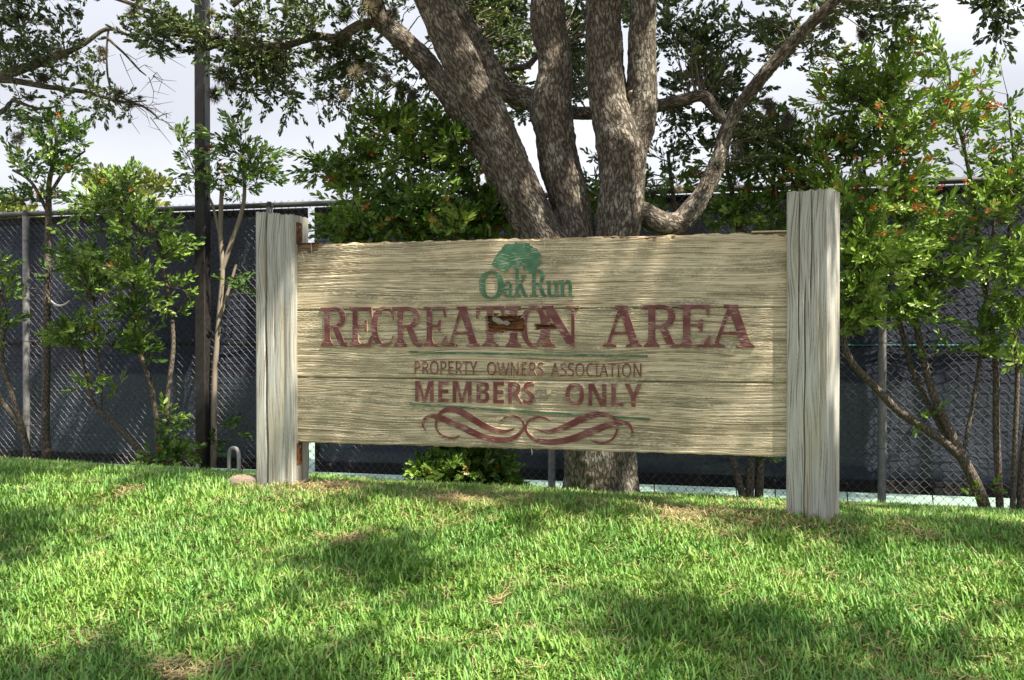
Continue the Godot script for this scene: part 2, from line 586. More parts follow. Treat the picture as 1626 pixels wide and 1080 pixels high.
func build_fence() -> void:
	var f := thing("chain_link_fence", "tall chain link court fence with dark navy windscreen behind the oak and shrubs", "fence", FENCE_AT, YAW)
	for k in range(-5, 3):
		var post := part("fence_post", pipe(0.031, Vector3(0, -0.1, 0.03), Vector3(0, 2.44, 0.03), mats["galvanised pipe"]), f, Transform3D(Basis(), Vector3(k * 2.55, 0, 0)))
		var s := Shape.new()
		tube(s, [Vector4(0, 2.44, 0.03, 0.036), Vector4(0, 2.47, 0.03, 0.034), Vector4(0, 2.49, 0.03, 0.012)], 14, 0.02)
		part("post_cap", s.mesh(mats["dark pipe"]), post)
		for y in [0.45, 1.25, 1.75, 2.2]:
			s = Shape.new()
			var ring: Array = []
			for q in 9:
				var a := TAU * q / 8.0
				ring.append(Vector4(cos(a) * 0.034, y + sin(a) * 0.004, 0.03 + sin(a) * 0.034, 0.0022))
			ring.append(Vector4(0.085, y + 0.004, -0.02, 0.0022))
			tube(s, ring, 4, 0.02)
			part("tie_wire", s.mesh(mats["wire"]), post)
	part("top_rail", pipe(0.024, Vector3(-13.5, 2.462, 0.0), Vector3(5.6, 2.462, 0.0), mats["dark pipe"]), f)
	# the wire: one zigzag strand woven into the next
	var s := Shape.new()
	var w := 0.034
	var rows := 73
	for turn in 2:
		s = Shape.new()
		var pts: Array[Vector3] = []
		for k in rows:
			var side := (k + turn) % 2
			pts.append(Vector3(w * side + (0.004 if side else -0.004), 0.01 + k * 0.0346, 0.004 * (1.0 if k % 2 else -1.0)))
		for k in rows - 1:
			var a := pts[k]
			var b := pts[k + 1]
			var d := (b - a).normalized()
			var u := d.cross(Vector3.BACK).normalized() * 0.0015
			var o := Vector3(0, 0, 0.0015)
			var c := [u - o * 0.6, -u - o * 0.6, o * 1.1]
			for q in 3:
				var e: Vector3 = c[q]
				var g: Vector3 = c[(q + 1) % 3]
				s.quad(a + e, a + g, b + g, b + e)
				var nn := (e + g).normalized()
				for m in 4: s.n[s.n.size() - 1 - m] = nn
		var where: Array = []
		for k in int(19.0 / w):
			if k % 2 == turn: where.append(Transform3D(Basis(), Vector3(-13.5 + k * w, 0, 0)))
		many("chain_link" if turn == 0 else "chain_link_001", s.mesh(mats["wire"]), where, [], f)
	part("windscreen", screen(-13.4, -4.765, 0.115, 2.43, 0.016), f, Transform3D.IDENTITY, "windscreen panel left of the gap")
	part("windscreen", screen(-4.695, 5.5, 0.115, 2.43, 0.018), f, Transform3D.IDENTITY, "windscreen panel right of the gap")
	for k in [[-13.4, -4.765], [-4.695, 5.5]]:
		for y in [[0.10, 0.20, -0.034], [1.215, 1.24, -0.030], [2.37, 2.435, -0.034]]:
			s = Shape.new()
			s.box(Vector3(k[0], y[0], y[2] - 0.003), Vector3(k[1], y[1], y[2] + 0.001), 0.001)
			part("screen_hem", s.mesh(mats["screen hem"]), f)
		for x in [k[0] + 0.02 if k[0] > -10 else k[1] - 0.02]:
			s = Shape.new()
			s.box(Vector3(x - 0.022, 0.10, -0.033), Vector3(x + 0.022, 2.43, -0.028), 0.001)
			part("screen_hem", s.mesh(mats["screen hem"]), f)
	part("seam_cord", pipe(0.004, Vector3(-0.45, 1.232, -0.018), Vector3(1.25, 1.236, -0.018), mats["turquoise cord"], 6), f)
	for x in [-4.55, -1.72, -1.08, -0.78, -0.25, 0.36, 0.95, -3.1, -5.4, -6.6]:
		s = Shape.new()
		var lean := rng.randf_range(-0.02, 0.02)
		tube(s, [Vector4(x, 0.17, -0.014, 0.005), Vector4(x + lean * 0.4, 0.09, -0.006, 0.005), Vector4(x + lean, 0.0, 0.0, 0.004)], 6, 0.05)
		part("screen_tie", s.mesh(mats["black tie"]), f)
		s = Shape.new()
		s.box(Vector3(x - 0.011, 0.155, -0.030), Vector3(x + 0.011, 0.177, -0.022), 0.004)
		part("grommet", s.mesh(mats["wire"]), f)

	# the far side of the court
	var far := thing("far_court_fence", "dark screened fence along the far side of the court, seen through the gap", "fence", SIGN_AT + Basis(Vector3.UP, YAW) * Vector3(0, -1.45, -24.2), YAW)
	part("windscreen", screen(-22.0, 22.0, 0.05, 2.3, 0.03), far)
	part("top_rail", pipe(0.03, Vector3(-22, 2.35, 0), Vector3(22, 2.35, 0), mats["dark pipe"]), far)
	for k in 18:
		part("fence_post", pipe(0.035, Vector3(0, 0, 0.03), Vector3(0, 2.4, 0.03), mats["galvanised pipe"], 8), far, Transform3D(Basis(), Vector3(-21.7 + k * 2.55, 0, 0)))


# ---------------------------------------------------------------- the sign
func grain(x: float, y: float) -> float:
	var bend := soft.get_noise_2d(x * 0.6, y * 1.6) * 0.020 + soft.get_noise_2d(x * 2.0, y * 5.0 + 30.0) * 0.0012
	for k in [Vector2(-1.02, -0.30), Vector2(0.86, -0.42), Vector2(0.30, 0.33), Vector2(-0.62, -0.33), Vector2(1.1, 0.07)]:      # knots push the grain aside
		var d := Vector2((x - k.x) * 0.35, y - k.y)
		bend += signf(d.y) * 0.010 * exp(-d.length_squared() * 900.0)
	var yy := y + bend
	var a := soft.get_noise_2d(x * 0.3 + 7.0, yy * 38.0)
	var b := smoothstep(0.22, 0.55, fine.get_noise_2d(x * 0.3, yy * 185.0) + 0.12 * fine.get_noise_2d(x * 6.0, yy * 60.0))
	var c := smoothstep(0.18, 0.55, fine.get_noise_2d(x * 0.5 + 40.0, yy * 300.0) + 0.15 * fine.get_noise_2d(x * 9.0, yy * 90.0))
	var rough := clampf(0.7 + soft.get_noise_2d(x * 0.9 + 50.0, y * 3.0) * 0.8 - y * 0.5, 0.3, 1.3)
	return (a * 0.0003 - b * 0.0021 - c * 0.0013) * rough + 0.001 + fine.get_noise_2d(x * 60.0, y * 110.0) * 0.0009 * smoothstep(0.14, 0.10, absf(y + 0.049 - 0.085))


func hole(x: float, y: float) -> float:
	# 1 inside the rotten cavity in the middle board, 0 outside
	var n := fine.get_noise_2d(x * 16.0, y * 60.0) * 0.006 + soft.get_noise_2d(x * 9.0, y * 18.0) * 0.005
	var d := maxf(absf(x + 0.102) - 0.100, absf(y - 0.100) - 0.043) + n
	var e := maxf(absf(x - 0.105) - 0.055, absf(y - 0.083) - 0.014) + n * 0.6
	return smoothstep(0.004, -0.004, minf(d, e))


func plank_mesh(y0: float, y1: float, top: bool, bottom: bool) -> ArrayMesh:
	var s := Shape.new()
	s.tinted = true
	var nx := 420
	var ny := 176
	var x0 := -1.262
	var x1 := 1.30
	for j in ny + 1:
		for i in nx + 1:
			var x := lerpf(x0, x1, float(i) / nx)
			var y := lerpf(y0, y1, float(j) / ny)
			if bottom: y += (1.0 - float(j) / ny) * fine.get_noise_2d(x * 9.0, 3.0) * 0.0025
			var z := grain(x, y)
			var col := Color.WHITE
			var edge := minf(y - y0, y1 - y)
			z -= 0.007 * clampf(1.0 - edge / 0.006, 0.0, 1.0)            # worn arris at the joint
			if top:
				var bite := 0.003 + 0.018 * clampf(soft.get_noise_2d(x * 1.7, 60.0) + 0.1, 0, 1) * clampf(1.0 + fine.get_noise_2d(x * 23.0, 70.0), 0, 2) + 0.004 * fine.get_noise_2d(x * 40.0, 75.0) + 0.035 * smoothstep(-1.10, -1.16, x + 0.03 * fine.get_noise_2d(x * 5.0, y * 60.0))
				var k := smoothstep(bite + 0.003, bite - 0.003, y1 - y)
				z -= k * (0.007 + 0.005 * fine.get_noise_2d(x * 9.0, y * 90.0))
				col = col.lerp(Color(0.62, 0.46, 0.34), k * 0.85)
				y -= smoothstep(0.02, 0.0, y1 - y) * 0.006 * (fine.get_noise_2d(x * 11.0, 90.0) + 0.5)
			var h := hole(x, y + 0.049)
			if h > 0.0:
				z -= h * (0.020 + 0.010 * fine.get_noise_2d(x * 14.0, y * 75.0))
				col = col.lerp(Color(0.48, 0.24, 0.14).lerp(Color(0.24, 0.12, 0.08), clampf(fine.get_noise_2d(x * 9.0, y * 55.0) + 0.5, 0, 1)), h)
			s.put(Vector3(x, y, z), Vector3.BACK, Vector2((x + 1.3) / 2.62, (y + 0.55) / 1.1), col)
	s.grid(nx, ny, 0)
	s.smooth()
	# edges and back
	var back := -0.045
	var ring: Array[int] = []
	for i in nx + 1: ring.append(i)
	for j in range(1, ny + 1): ring.append(j * (nx + 1) + nx)
	for i in range(nx - 1, -1, -1): ring.append(ny * (nx + 1) + i)
	for j in range(ny - 1, 0, -1): ring.append(j * (nx + 1))
	for k in ring.size():
		var a := s.v[ring[k]]
		var b := s.v[ring[(k + 1) % ring.size()]]
		s.quad(Vector3(a.x, a.y, back), Vector3(b.x, b.y, back), b, a, Color(0.8, 0.66, 0.52))
	s.quad(Vector3(x1, y0, back), Vector3(x0, y0, back), Vector3(x0, y1, back), Vector3(x1, y1, back), Color(0.8, 0.72, 0.6))
	return s.mesh(mats["board wood"])


func post_mesh(w: float, d: float, y0: float, y1: float, checks: Array, tilt: float, worn := 1.0) -> ArrayMesh:
	# a squared timber with rounded arrises, a sawn top and drying checks. CHECKS: [place across the front, width, depth, lowest y, highest y]
	var s := Shape.new()
	s.tinted = true
	var r := 0.010
	var outline: Array[Vector3] = []      # x, z, distance round
	var steps := 64
	var corners := [Vector2(-w / 2, d / 2), Vector2(w / 2, d / 2), Vector2(w / 2, -d / 2), Vector2(-w / 2, -d / 2)]
	var far := 0.0
	for e in 4:
		var a: Vector2 = corners[e]
		var b: Vector2 = corners[(e + 1) % 4]
		var dir := (b - a).normalized()
		var n := int(steps * (2.0 if e == 0 else 1.0))
		for k in n:
			var p := a + dir * r + (b - a - dir * 2.0 * r) * (float(k) / (n - 1))
			outline.append(Vector3(p.x, p.y, far + (p - a).length()))
		far += (b - a).length()
	var rows := 200
	var nx := outline.size()
	for j in rows + 1:
		var y := lerpf(y0, y1, float(j) / rows)
		for i in nx + 1:
			var o := outline[i % nx]
			var nrm := Vector2(0, 1)
			if absf(o.x) > w / 2 - 0.0001 and absf(o.y) <= d / 2 - r + 0.0001: nrm = Vector2(signf(o.x), 0)
			elif o.y < 0: nrm = Vector2(0, -1)
			var around := o.z if i < nx else far
			var g := (soft.get_noise_3d(o.x * 60.0, y * 1.2, o.y * 60.0 + 9.0) * 0.0005 + fine.get_noise_3d(o.x * 130.0, y * 2.0, o.y * 130.0) * 0.0003 + soft.get_noise_3d(o.x * 17.0, y * 0.5, o.y * 17.0 + tilt * 9.0) * 0.0009) * worn
			var col := Color.WHITE
			if nrm.y > 0.5:
				for c in checks:
					var cx: float = c[0] + 0.006 * soft.get_noise_2d(y * 2.0, c[0] * 40.0)
					var on := smoothstep(c[3] - 0.05, c[3] + 0.10, y) * smoothstep(c[4] + 0.05, c[4] - 0.10, y)
					g -= c[2] * on * exp(-pow((o.x - cx) / c[1], 2.0))
			var foot := smoothstep(y0 + 0.16, y0 + 0.05, y + 0.03 * fine.get_noise_2d(around * 30.0, 5.0))
			col = col.lerp(Color(0.86, 0.66, 0.48), foot * 0.7)
			var yy := y
			if j == rows: yy += 0.006 * fine.get_noise_2d(around * 40.0, tilt * 30.0) + tilt * o.x
			s.put(Vector3(o.x + nrm.x * g, yy, o.y + nrm.y * g), Vector3(nrm.x, 0, nrm.y), Vector2(around / 0.8, (y + 1.0) / 1.75), col)
	for j in rows:
		for i in nx:
			var a := j * (nx + 1) + i
			s.tri(a, a + nx + 1, a + nx + 2); s.tri(a, a + nx + 2, a + 1)
	s.smooth()
	for j in rows + 1:
		var a := j * (nx + 1)
		var nn := (s.n[a] + s.n[a + nx]).normalized()
		s.n[a] = nn; s.n[a + nx] = nn
	var mid := s.put(Vector3(0, y1, 0), Vector3.UP, Vector2(0.3, 0.3), Color(0.8, 0.75, 0.68))
	for i in nx:
		s.put(s.v[rows * (nx + 1) + i], Vector3.UP, Vector2(outline[i].x, outline[i].y), Color(0.8, 0.75, 0.68))
	for i in nx:
		s.tri(mid, mid + 1 + (i + 1) % nx, mid + 1 + i)
	return s.mesh(mats["post wood"])


func prism(front: Shape, side: Shape, p: PackedVector2Array, z: float, back: float) -> void:
	# a polygon (any direction) raised to Z; its face goes to FRONT, its cut edge to SIDE
	var tr := Geometry2D.triangulate_polygon(p)
	if tr.is_empty(): return
	if Geometry2D.is_polygon_clockwise(p): p.reverse(); tr = Geometry2D.triangulate_polygon(p)
	var k := front.v.size()
	for q in p: front.put(Vector3(q.x, q.y, z), Vector3.BACK)
	for t in range(0, tr.size(), 3):
		var a := p[tr[t]]; var b := p[tr[t + 1]]; var c := p[tr[t + 2]]
		if (b - a).cross(c - a) > 0: front.tri(k + tr[t], k + tr[t + 2], k + tr[t + 1])
		else: front.tri(k + tr[t], k + tr[t + 1], k + tr[t + 2])
	for t in p.size():
		var a := p[t]
		var b := p[(t + 1) % p.size()]
		if a.distance_to(b) > 1e-5:
			side.quad(Vector3(a.x, a.y, back), Vector3(b.x, b.y, back), Vector3(b.x, b.y, z), Vector3(a.x, a.y, z))


func bezel(p: Array, closed := false, cut := 5, swell := 1.0) -> Array:     # [x, y, width] points to quads along a smooth line
	var fat: Array = []
	for q in p: fat.append(Vector4(q[0], q[1], 0, q[2] * swell))
	var left: Array[Vector2] = []
	var right: Array[Vector2] = []
	var n := p.size() if closed else p.size() - 1
	if closed:
		fat.push_front(fat[-1])
		fat.append(fat[1]); fat.append(fat[2])
	for k in n * cut + 1:
		var t := float(k) / cut + (1.0 if closed else 0.0)
		var top := fat.size() - 1.0
		var c := spline(fat, minf(t, top))
		var d := spline(fat, minf(t + 0.03, top)) - spline(fat, maxf(t - 0.03, 0.0))
		var m := Vector2(-d.y, d.x).normalized() * c.w / 2
		left.append(Vector2(c.x, c.y) + m)
		right.append(Vector2(c.x, c.y) - m)
	var out: Array = []
	for k in left.size() - 1:
		out.append(PackedVector2Array([left[k], right[k], right[k + 1], left[k + 1]]))
	return out


func stem(a: float, b: float, foot := 0.13, slab_l := 0.13, slab_r := 0.13) -> Array:
	return [[[a, 0.93], [b, 0.93], [b, 0.2], [b + foot * 0.4, 0.10], [b + foot, 0.05], [b + foot, 0], [a - foot, 0], [a - foot, 0.05], [a - foot * 0.4, 0.10], [a, 0.2]], [[a - slab_l, 1], [b + slab_r, 1], [b + slab_r, 0.93], [a - slab_l, 0.93]]]


func glyph(ch: String) -> Array:      # [polygons, strokes] in a unit box
	match ch:
		"R": return [stem(0.15, 0.35, 0.12, 0.14, 0.0), [[[0.35, 0.965, 0.07], [0.6, 0.955, 0.085], [0.77, 0.86, 0.17], [0.80, 0.73, 0.21], [0.75, 0.60, 0.17], [0.58, 0.515, 0.08], [0.35, 0.505, 0.06]], [[0.5, 0.49, 0.13], [0.62, 0.35, 0.2], [0.72, 0.16, 0.2], [0.83, 0.05, 0.14], [0.99, 0.04, 0.06]]]]
		"E": return [stem(0.15, 0.38, 0.12, 0.14, 0.0) + [[[0.38, 1], [0.95, 1], [0.98, 0.72], [0.91, 0.74], [0.83, 0.93], [0.38, 0.93]], [[0.38, 0.55], [0.60, 0.55], [0.69, 0.67], [0.76, 0.67], [0.76, 0.36], [0.69, 0.36], [0.60, 0.48], [0.38, 0.48]], [[0.50, 0.07], [0.78, 0.07], [0.92, 0.26], [1.0, 0.27], [0.96, 0], [0.50, 0]]], []]
		"C": return [[[[0.90, 1.0], [0.97, 1.0], [0.97, 0.66], [0.92, 0.68]]], [[[0.93, 0.74, 0.05], [0.84, 0.90, 0.09], [0.66, 0.968, 0.07], [0.45, 0.955, 0.09], [0.27, 0.83, 0.19], [0.16, 0.62, 0.26], [0.16, 0.38, 0.26], [0.27, 0.16, 0.2], [0.46, 0.04, 0.09], [0.66, 0.035, 0.07], [0.84, 0.12, 0.07], [0.95, 0.28, 0.04]]]]
		"A": return [[[[0.33, 1], [0.64, 1], [0.64, 0.94], [0.33, 0.94]], [[0.02, 0], [0.36, 0], [0.36, 0.05], [0.24, 0.09], [0.20, 0.19], [0.13, 0.09], [0.02, 0.05]], [[0.60, 0], [1, 0], [1, 0.05], [0.93, 0.09], [0.87, 0.22], [0.68, 0.22], [0.72, 0.08], [0.60, 0.05]], [[0.27, 0.37], [0.66, 0.37], [0.68, 0.30], [0.25, 0.30]]], [[[0.17, 0.10, 0.07], [0.47, 0.95, 0.09]], [[0.52, 0.96, 0.2], [0.80, 0.12, 0.2]]]]
		"T": return [[[[0.38, 0.93], [0.61, 0.93], [0.61, 0.2], [0.68, 0.10], [0.78, 0.05], [0.78, 0], [0.21, 0], [0.21, 0.05], [0.31, 0.10], [0.38, 0.2]], [[0, 1], [1, 1], [1, 0.70], [0.94, 0.70], [0.85, 0.93], [0.15, 0.93], [0.06, 0.70], [0, 0.70]]], []]
		"I": return [stem(0.25, 0.75, 0.25, 0.25, 0.25), []]
		"N": return [[[[0, 1], [0.24, 1], [0.24, 0.94], [0, 0.94]], [[0.12, 0.94], [0.22, 0.94], [0.22, 0.2], [0.26, 0.10], [0.36, 0.05], [0.36, 0], [0, 0], [0, 0.05], [0.09, 0.10], [0.12, 0.2]], [[0.66, 1], [1, 1], [1, 0.94], [0.66, 0.94]], [[0.79, 0.94], [0.88, 0.94], [0.88, -0.05], [0.79, 0.08]]], [[[0.20, 0.96, 0.22], [0.80, 0.06, 0.2]]]]
		"O": return [[], []]
	return [[], []]


func big_letter(ch: String, x0: float, x1: float, y0: float, y1: float, sign_board: Node3D, broken: bool) -> void:
	var polys: Array = []
	var g := glyph(ch)
	var layer := 0
	for p in g[0]:
		var q := PackedVector2Array()
		for v in p: q.append(Vector2(v[0], v[1]))
		polys.append([q, layer])
		layer += 1
	for p in g[1]:
		for q in bezel(p, false, 6): polys.append([q, layer])
		layer += 1
	if ch == "O":
		var ring: Array = []
		for k in 16:
			var a := TAU * k / 16.0
			ring.append([0.5 + 0.39 * cos(a), 0.5 + 0.47 * sin(a), lerpf(0.07, 0.24, pow(absf(cos(a)), 1.4))])
		for q in bezel(ring, true, 4): polys.append([q, 0])
	var face := Shape.new()
	var side := Shape.new()
	var low_face := Shape.new()
	var low_side := Shape.new()
	var cuts: Array = []
	if broken:      # where the wood has rotted away
		cuts = [PackedVector2Array([Vector2(-0.200, 0.060), Vector2(-0.10, 0.052), Vector2(-0.02, 0.056), Vector2(-0.006, 0.07), Vector2(0.004, 0.10), Vector2(-0.012, 0.128), Vector2(-0.07, 0.143), Vector2(-0.12, 0.138), Vector2(-0.20, 0.140)]), PackedVector2Array([Vector2(0.055, 0.072), Vector2(0.155, 0.075), Vector2(0.155, 0.092), Vector2(0.055, 0.096)])]
	for p in polys:
		var q := PackedVector2Array()
		for v in p[0]: q.append(Vector2(lerpf(x0, x1, v.x), lerpf(y0, y1, v.y)))
		var pieces: Array = [q]
		for cut in cuts:
			var left: Array = []
			for piece in pieces: left.append_array(Geometry2D.clip_polygons(piece, cut))
			pieces = left
		for piece in pieces:
			var low: bool = broken and ch in ["T", "I"] and piece[0].y < 0.09
			prism(low_face if low else face, low_side if low else side, piece, 0.0085 + p[1] * 0.0004, -0.006)
	part("letter", side.mesh(mats["cut wood"], face.mesh(mats["burgundy paint"])), sign_board)
	if low_face.v.size(): part("letter", low_side.mesh(mats["cut wood"], low_face.mesh(mats["burgundy paint"])), sign_board, Transform3D.IDENTITY, "detached foot of a rotted letter")


func type_word(word: String, font: Font, x0: float, x1: float, y0: float, y1: float, paint: Material, sign_board: Node3D, drift := 0.0) -> void:
	var glyphs: Array = []
	var whole := TextMesh.new()
	whole.font = font; whole.font_size = 64; whole.pixel_size = 0.01; whole.depth = 0.1; whole.curve_step = 0.5
	whole.horizontal_alignment = HORIZONTAL_ALIGNMENT_LEFT
	var lo := 1e9
	var hi := -1e9
	var ends: Array[float] = []
	for k in word.length():
		whole.text = word.substr(0, k + 1)
		ends.append(whole.get_aabb().end.x)
	for k in word.length():
		var t := whole.duplicate() as TextMesh
		t.text = word[k]
		var a := t.get_mesh_arrays() if t.has_method("get_mesh_arrays") else t.surface_get_arrays(0)
		var box := t.get_aabb()
		glyphs.append([a, box])
		lo = minf(lo, box.position.y); hi = maxf(hi, box.end.y)
	var left: float = ends[0] - glyphs[0][1].size.x
	var wide := ends[-1] - left
	for k in word.length():
		var a: Array = glyphs[k][0]
		var box: AABB = glyphs[k][1]
		var vs: PackedVector3Array = a[Mesh.ARRAY_VERTEX]
		var ns: PackedVector3Array = a[Mesh.ARRAY_NORMAL]
		var ix: PackedInt32Array = a[Mesh.ARRAY_INDEX]
		var shift := ends[k] - box.end.x
		var face := Shape.new()
		var side := Shape.new()
		for t in range(0, ix.size(), 3):
			var flat := ns[ix[t]].z > 0.7
			if ns[ix[t]].z < -0.7: continue
			var into := face if flat else side
			var base := into.v.size()
			for e in 3:
				var p := vs[ix[t + e]]
				var x := lerpf(x0, x1, (p.x + shift - left) / wide)
				into.put(Vector3(x, lerpf(y0, y1, (p.y - lo) / (hi - lo)) + drift * (x - x0), 0.0075 if p.z > 0 else -0.006), ns[ix[t + e]])
			into.tri(base, base + 1, base + 2)
		part("letter", side.mesh(mats["cut wood"], face.mesh(paint)), sign_board)


func ornament(called: String, strokes: Array, paint: Material, sign_board: Node3D) -> void:
	var face := Shape.new()
	var side := Shape.new()
	var layer := 0
	for p in strokes:
		for q in bezel(p, false, 5, 1.15 if p.size() > 5 else 1.0): prism(face, side, q, 0.0080 + layer * 0.0006, -0.006)
		layer += 1
	part(called, side.mesh(mats["cut wood"], face.mesh(paint)), sign_board)


func build_sign() -> void:
	var o := thing("wooden_sign", "weathered cream timber sign board with raised burgundy and green lettering between two grey posts", "sign", SIGN_AT + Vector3(0, -0.848, 0), YAW)
	var up := Transform3D(Basis(), Vector3(0, 0.848, 0))
	# heights below are measured from the eye's level, so each part is lifted by UP
	var planks := [[0.1755, 0.530, true, false], [-0.1825, 0.1725, false, false], [-0.532, -0.1855, false, true]]
	for p in planks:
		part("plank", plank_mesh(p[0] - 0.049, p[1] - 0.049, p[2], p[3]), o, up)
	part("post", post_mesh(0.222, 0.190, -0.97, 0.640, [[-0.046, 0.005, 0.022, -1.0, 0.70], [0.004, 0.004, 0.006, -0.1, 0.70], [0.056, 0.012, 0.005, -1.0, 0.65]], -0.10), o, Transform3D(Basis(), Vector3(-1.364, 0.848, -0.045)))
	part("post", post_mesh(0.198, 0.198, -0.97, 0.662, [[-0.040, 0.0024, 0.02, -0.05, 0.7], [0.018, 0.0022, 0.02, 0.15, 0.7], [-0.012, 0.0022, 0.018, -1.0, 0.25], [0.06, 0.004, 0.004, -0.9, 0.4]], 0.02, 0.4), o, Transform3D(Basis(Vector3.UP, -0.576 - YAW), Vector3(1.384, 0.848, -0.035)))
	# rusty straps that hold the board to the left post, and a thin strip at the right end of its top
	for y in [[0.478, 0.595], [-0.700, -0.584]]:
		var s := Shape.new()
		s.box(Vector3(-1.2545, y[0], -0.045), Vector3(-1.2475, y[1], 0.012), 0.0015)
		var st := part("strap", s.mesh(mats["rusty steel"]), o, up)
		s = Shape.new()
		s.box(Vector3(-1.2475, y[1] - 0.03, -0.022), Vector3(-1.2425, y[1] - 0.016, -0.008), 0.002)
		part("bolt", s.mesh(mats["galvanised pipe"]), st)
	var cap := Shape.new()
	cap.box(Vector3(-1.2555, 0.4805, -0.044), Vector3(-1.13, 0.4850, 0.004), 0.001)
	part("strap", cap.mesh(mats["rusty steel"]), o, up)
	cap = Shape.new()
	cap.box(Vector3(1.10, 0.4800, -0.040), Vector3(1.29, 0.4865, 0.010), 0.0015)
	part("top_strip", cap.mesh(mats["splinter wood"]), o, up)

	# the lettering keeps the board's own height, 49 mm below the eye
	var at := Transform3D(Basis(), Vector3(0, 0.848 - 0.049, 0))
	var board := o
	var before := o.get_child_count()
	var row := [["R", -1.117, -0.9566], ["E", -0.953, -0.8192], ["C", -0.8307, -0.697], ["R", -0.706, -0.543], ["E", -0.541, -0.4137], ["A", -0.422, -0.2367], ["T", -0.2567, -0.1085], ["I", -0.1001, -0.0216], ["O", -0.0232, 0.1111], ["N", 0.0854, 0.2738], ["A", 0.388, 0.5834], ["R", 0.5882, 0.7617], ["E", 0.7581, 0.9121], ["A", 0.9024, 1.116]]
	for k in row.size():
		big_letter(row[k][0], row[k][1], row[k][2], -0.0165, 0.188, board, k in [6, 7, 8, 9])
	var sans := SystemFont.new()
	sans.font_names = PackedStringArray(["Droid Sans"])
	var sans_bold := SystemFont.new()
	sans_bold.font_names = PackedStringArray(["Droid Sans"])
	sans_bold.font_weight = 700
	var serif := SystemFont.new()
	serif.font_names = PackedStringArray(["Droid Serif"])
	serif.font_weight = 700
	var red: Material = mats["burgundy paint"]
	var green: Material = mats["green paint"]
	type_word("PROPERTY", sans, -0.588, -0.252, -0.159, -0.091, red, board)
	type_word("OWNERS", sans, -0.199, 0.095, -0.161, -0.094, red, board)
	type_word("ASSOCIATION", sans, 0.130, 0.582, -0.163, -0.096, red, board)
	type_word("MEMBERS", sans_bold, -0.585, 0.049, -0.305, -0.192, red, board)
	type_word("ONLY", sans_bold, 0.207, 0.585, -0.307, -0.196, red, board)
	for g in [["O", -0.2423, -0.1095, 0.2253, 0.3674], ["a", -0.1132, -0.0624, 0.2322, 0.3127], ["k", -0.0607, 0.0126, 0.2333, 0.395], ["R", 0.0225, 0.1095, 0.2341, 0.3702], ["u", 0.1047, 0.1768, 0.2317, 0.3128], ["n", 0.1704, 0.2484, 0.2327, 0.3148]]:
		type_word(g[0], serif, g[1], g[2], g[3], g[4], green, board)
	# the emblem: a broad tree crown whose trunk runs down into the k
	var face := Shape.new()
	var side := Shape.new()
	var crown := PackedVector2Array()
	var rough := [[-0.1737, 0.3951], [-0.1627, 0.4268], [-0.1461, 0.453], [-0.1214, 0.4791], [-0.1077, 0.5], [-0.0695, 0.5055], [-0.0259, 0.5076], [0.0174, 0.5035], [0.039, 0.4861], [0.066, 0.4698], [0.0794, 0.4432], [0.0714, 0.4224], [0.0821, 0.4011], [0.066, 0.383], [0.0444, 0.3729], [0.0174, 0.3707], [-0.0069, 0.3684], [-0.0124, 0.387], [-0.0205, 0.4003], [-0.0368, 0.4022], [-0.0433, 0.3865], [-0.0859, 0.3829], [-0.0831, 0.367], [-0.1077, 0.3621], [-0.1297, 0.3678], [-0.1462, 0.3813]]
	for k in rough.size():
		var a := Vector2(rough[k][0], rough[k][1])
		var b := Vector2(rough[(k + 1) % rough.size()][0], rough[(k + 1) % rough.size()][1])
		for q in 4:
			var p := a.lerp(b, q / 4.0)
			crown.append(p + (p - Vector2(-0.045, 0.43)).normalized() * fine.get_noise_2d(p.x * 70.0, p.y * 70.0) * 0.004)
	prism(face, side, crown, 0.0080, -0.006)
	prism(face, side, PackedVector2Array([Vector2(-0.052, 0.372), Vector2(-0.034, 0.372), Vector2(-0.030, 0.405), Vector2(-0.054, 0.405)]), 0.0086, -0.006)
	prism(face, side, PackedVector2Array([Vector2(0.020, 0.352), Vector2(0.046, 0.352), Vector2(0.052, 0.376), Vector2(0.012, 0.376)]), 0.0088, -0.006)
	part("tree_emblem", side.mesh(mats["cut wood"], face.mesh(green)), board)
	for r in [[-0.6193, -0.0455, 0.6127, -0.0600], [-0.6161, -0.3140, 0.6221, -0.3660]]:
		ornament("rule_line", [[[r[0], r[1] - 0.0005, 0.010], [0.0, (r[1] + r[3]) / 2 - 0.0005, 0.010], [r[2], r[3] - 0.0005, 0.010]]], green, board)
	var dot: Array = []
	for k in 8: dot.append([0.121 + cos(TAU * k / 8.0) * 0.006, -0.2424 + sin(TAU * k / 8.0) * 0.006, 0.0115])
	face = Shape.new(); side = Shape.new()
	for q in bezel(dot, true, 2): prism(face, side, q, 0.009, -0.006)
	part("dot", side.mesh(mats["cut wood"], face.mesh(mats["cut wood"])), board)
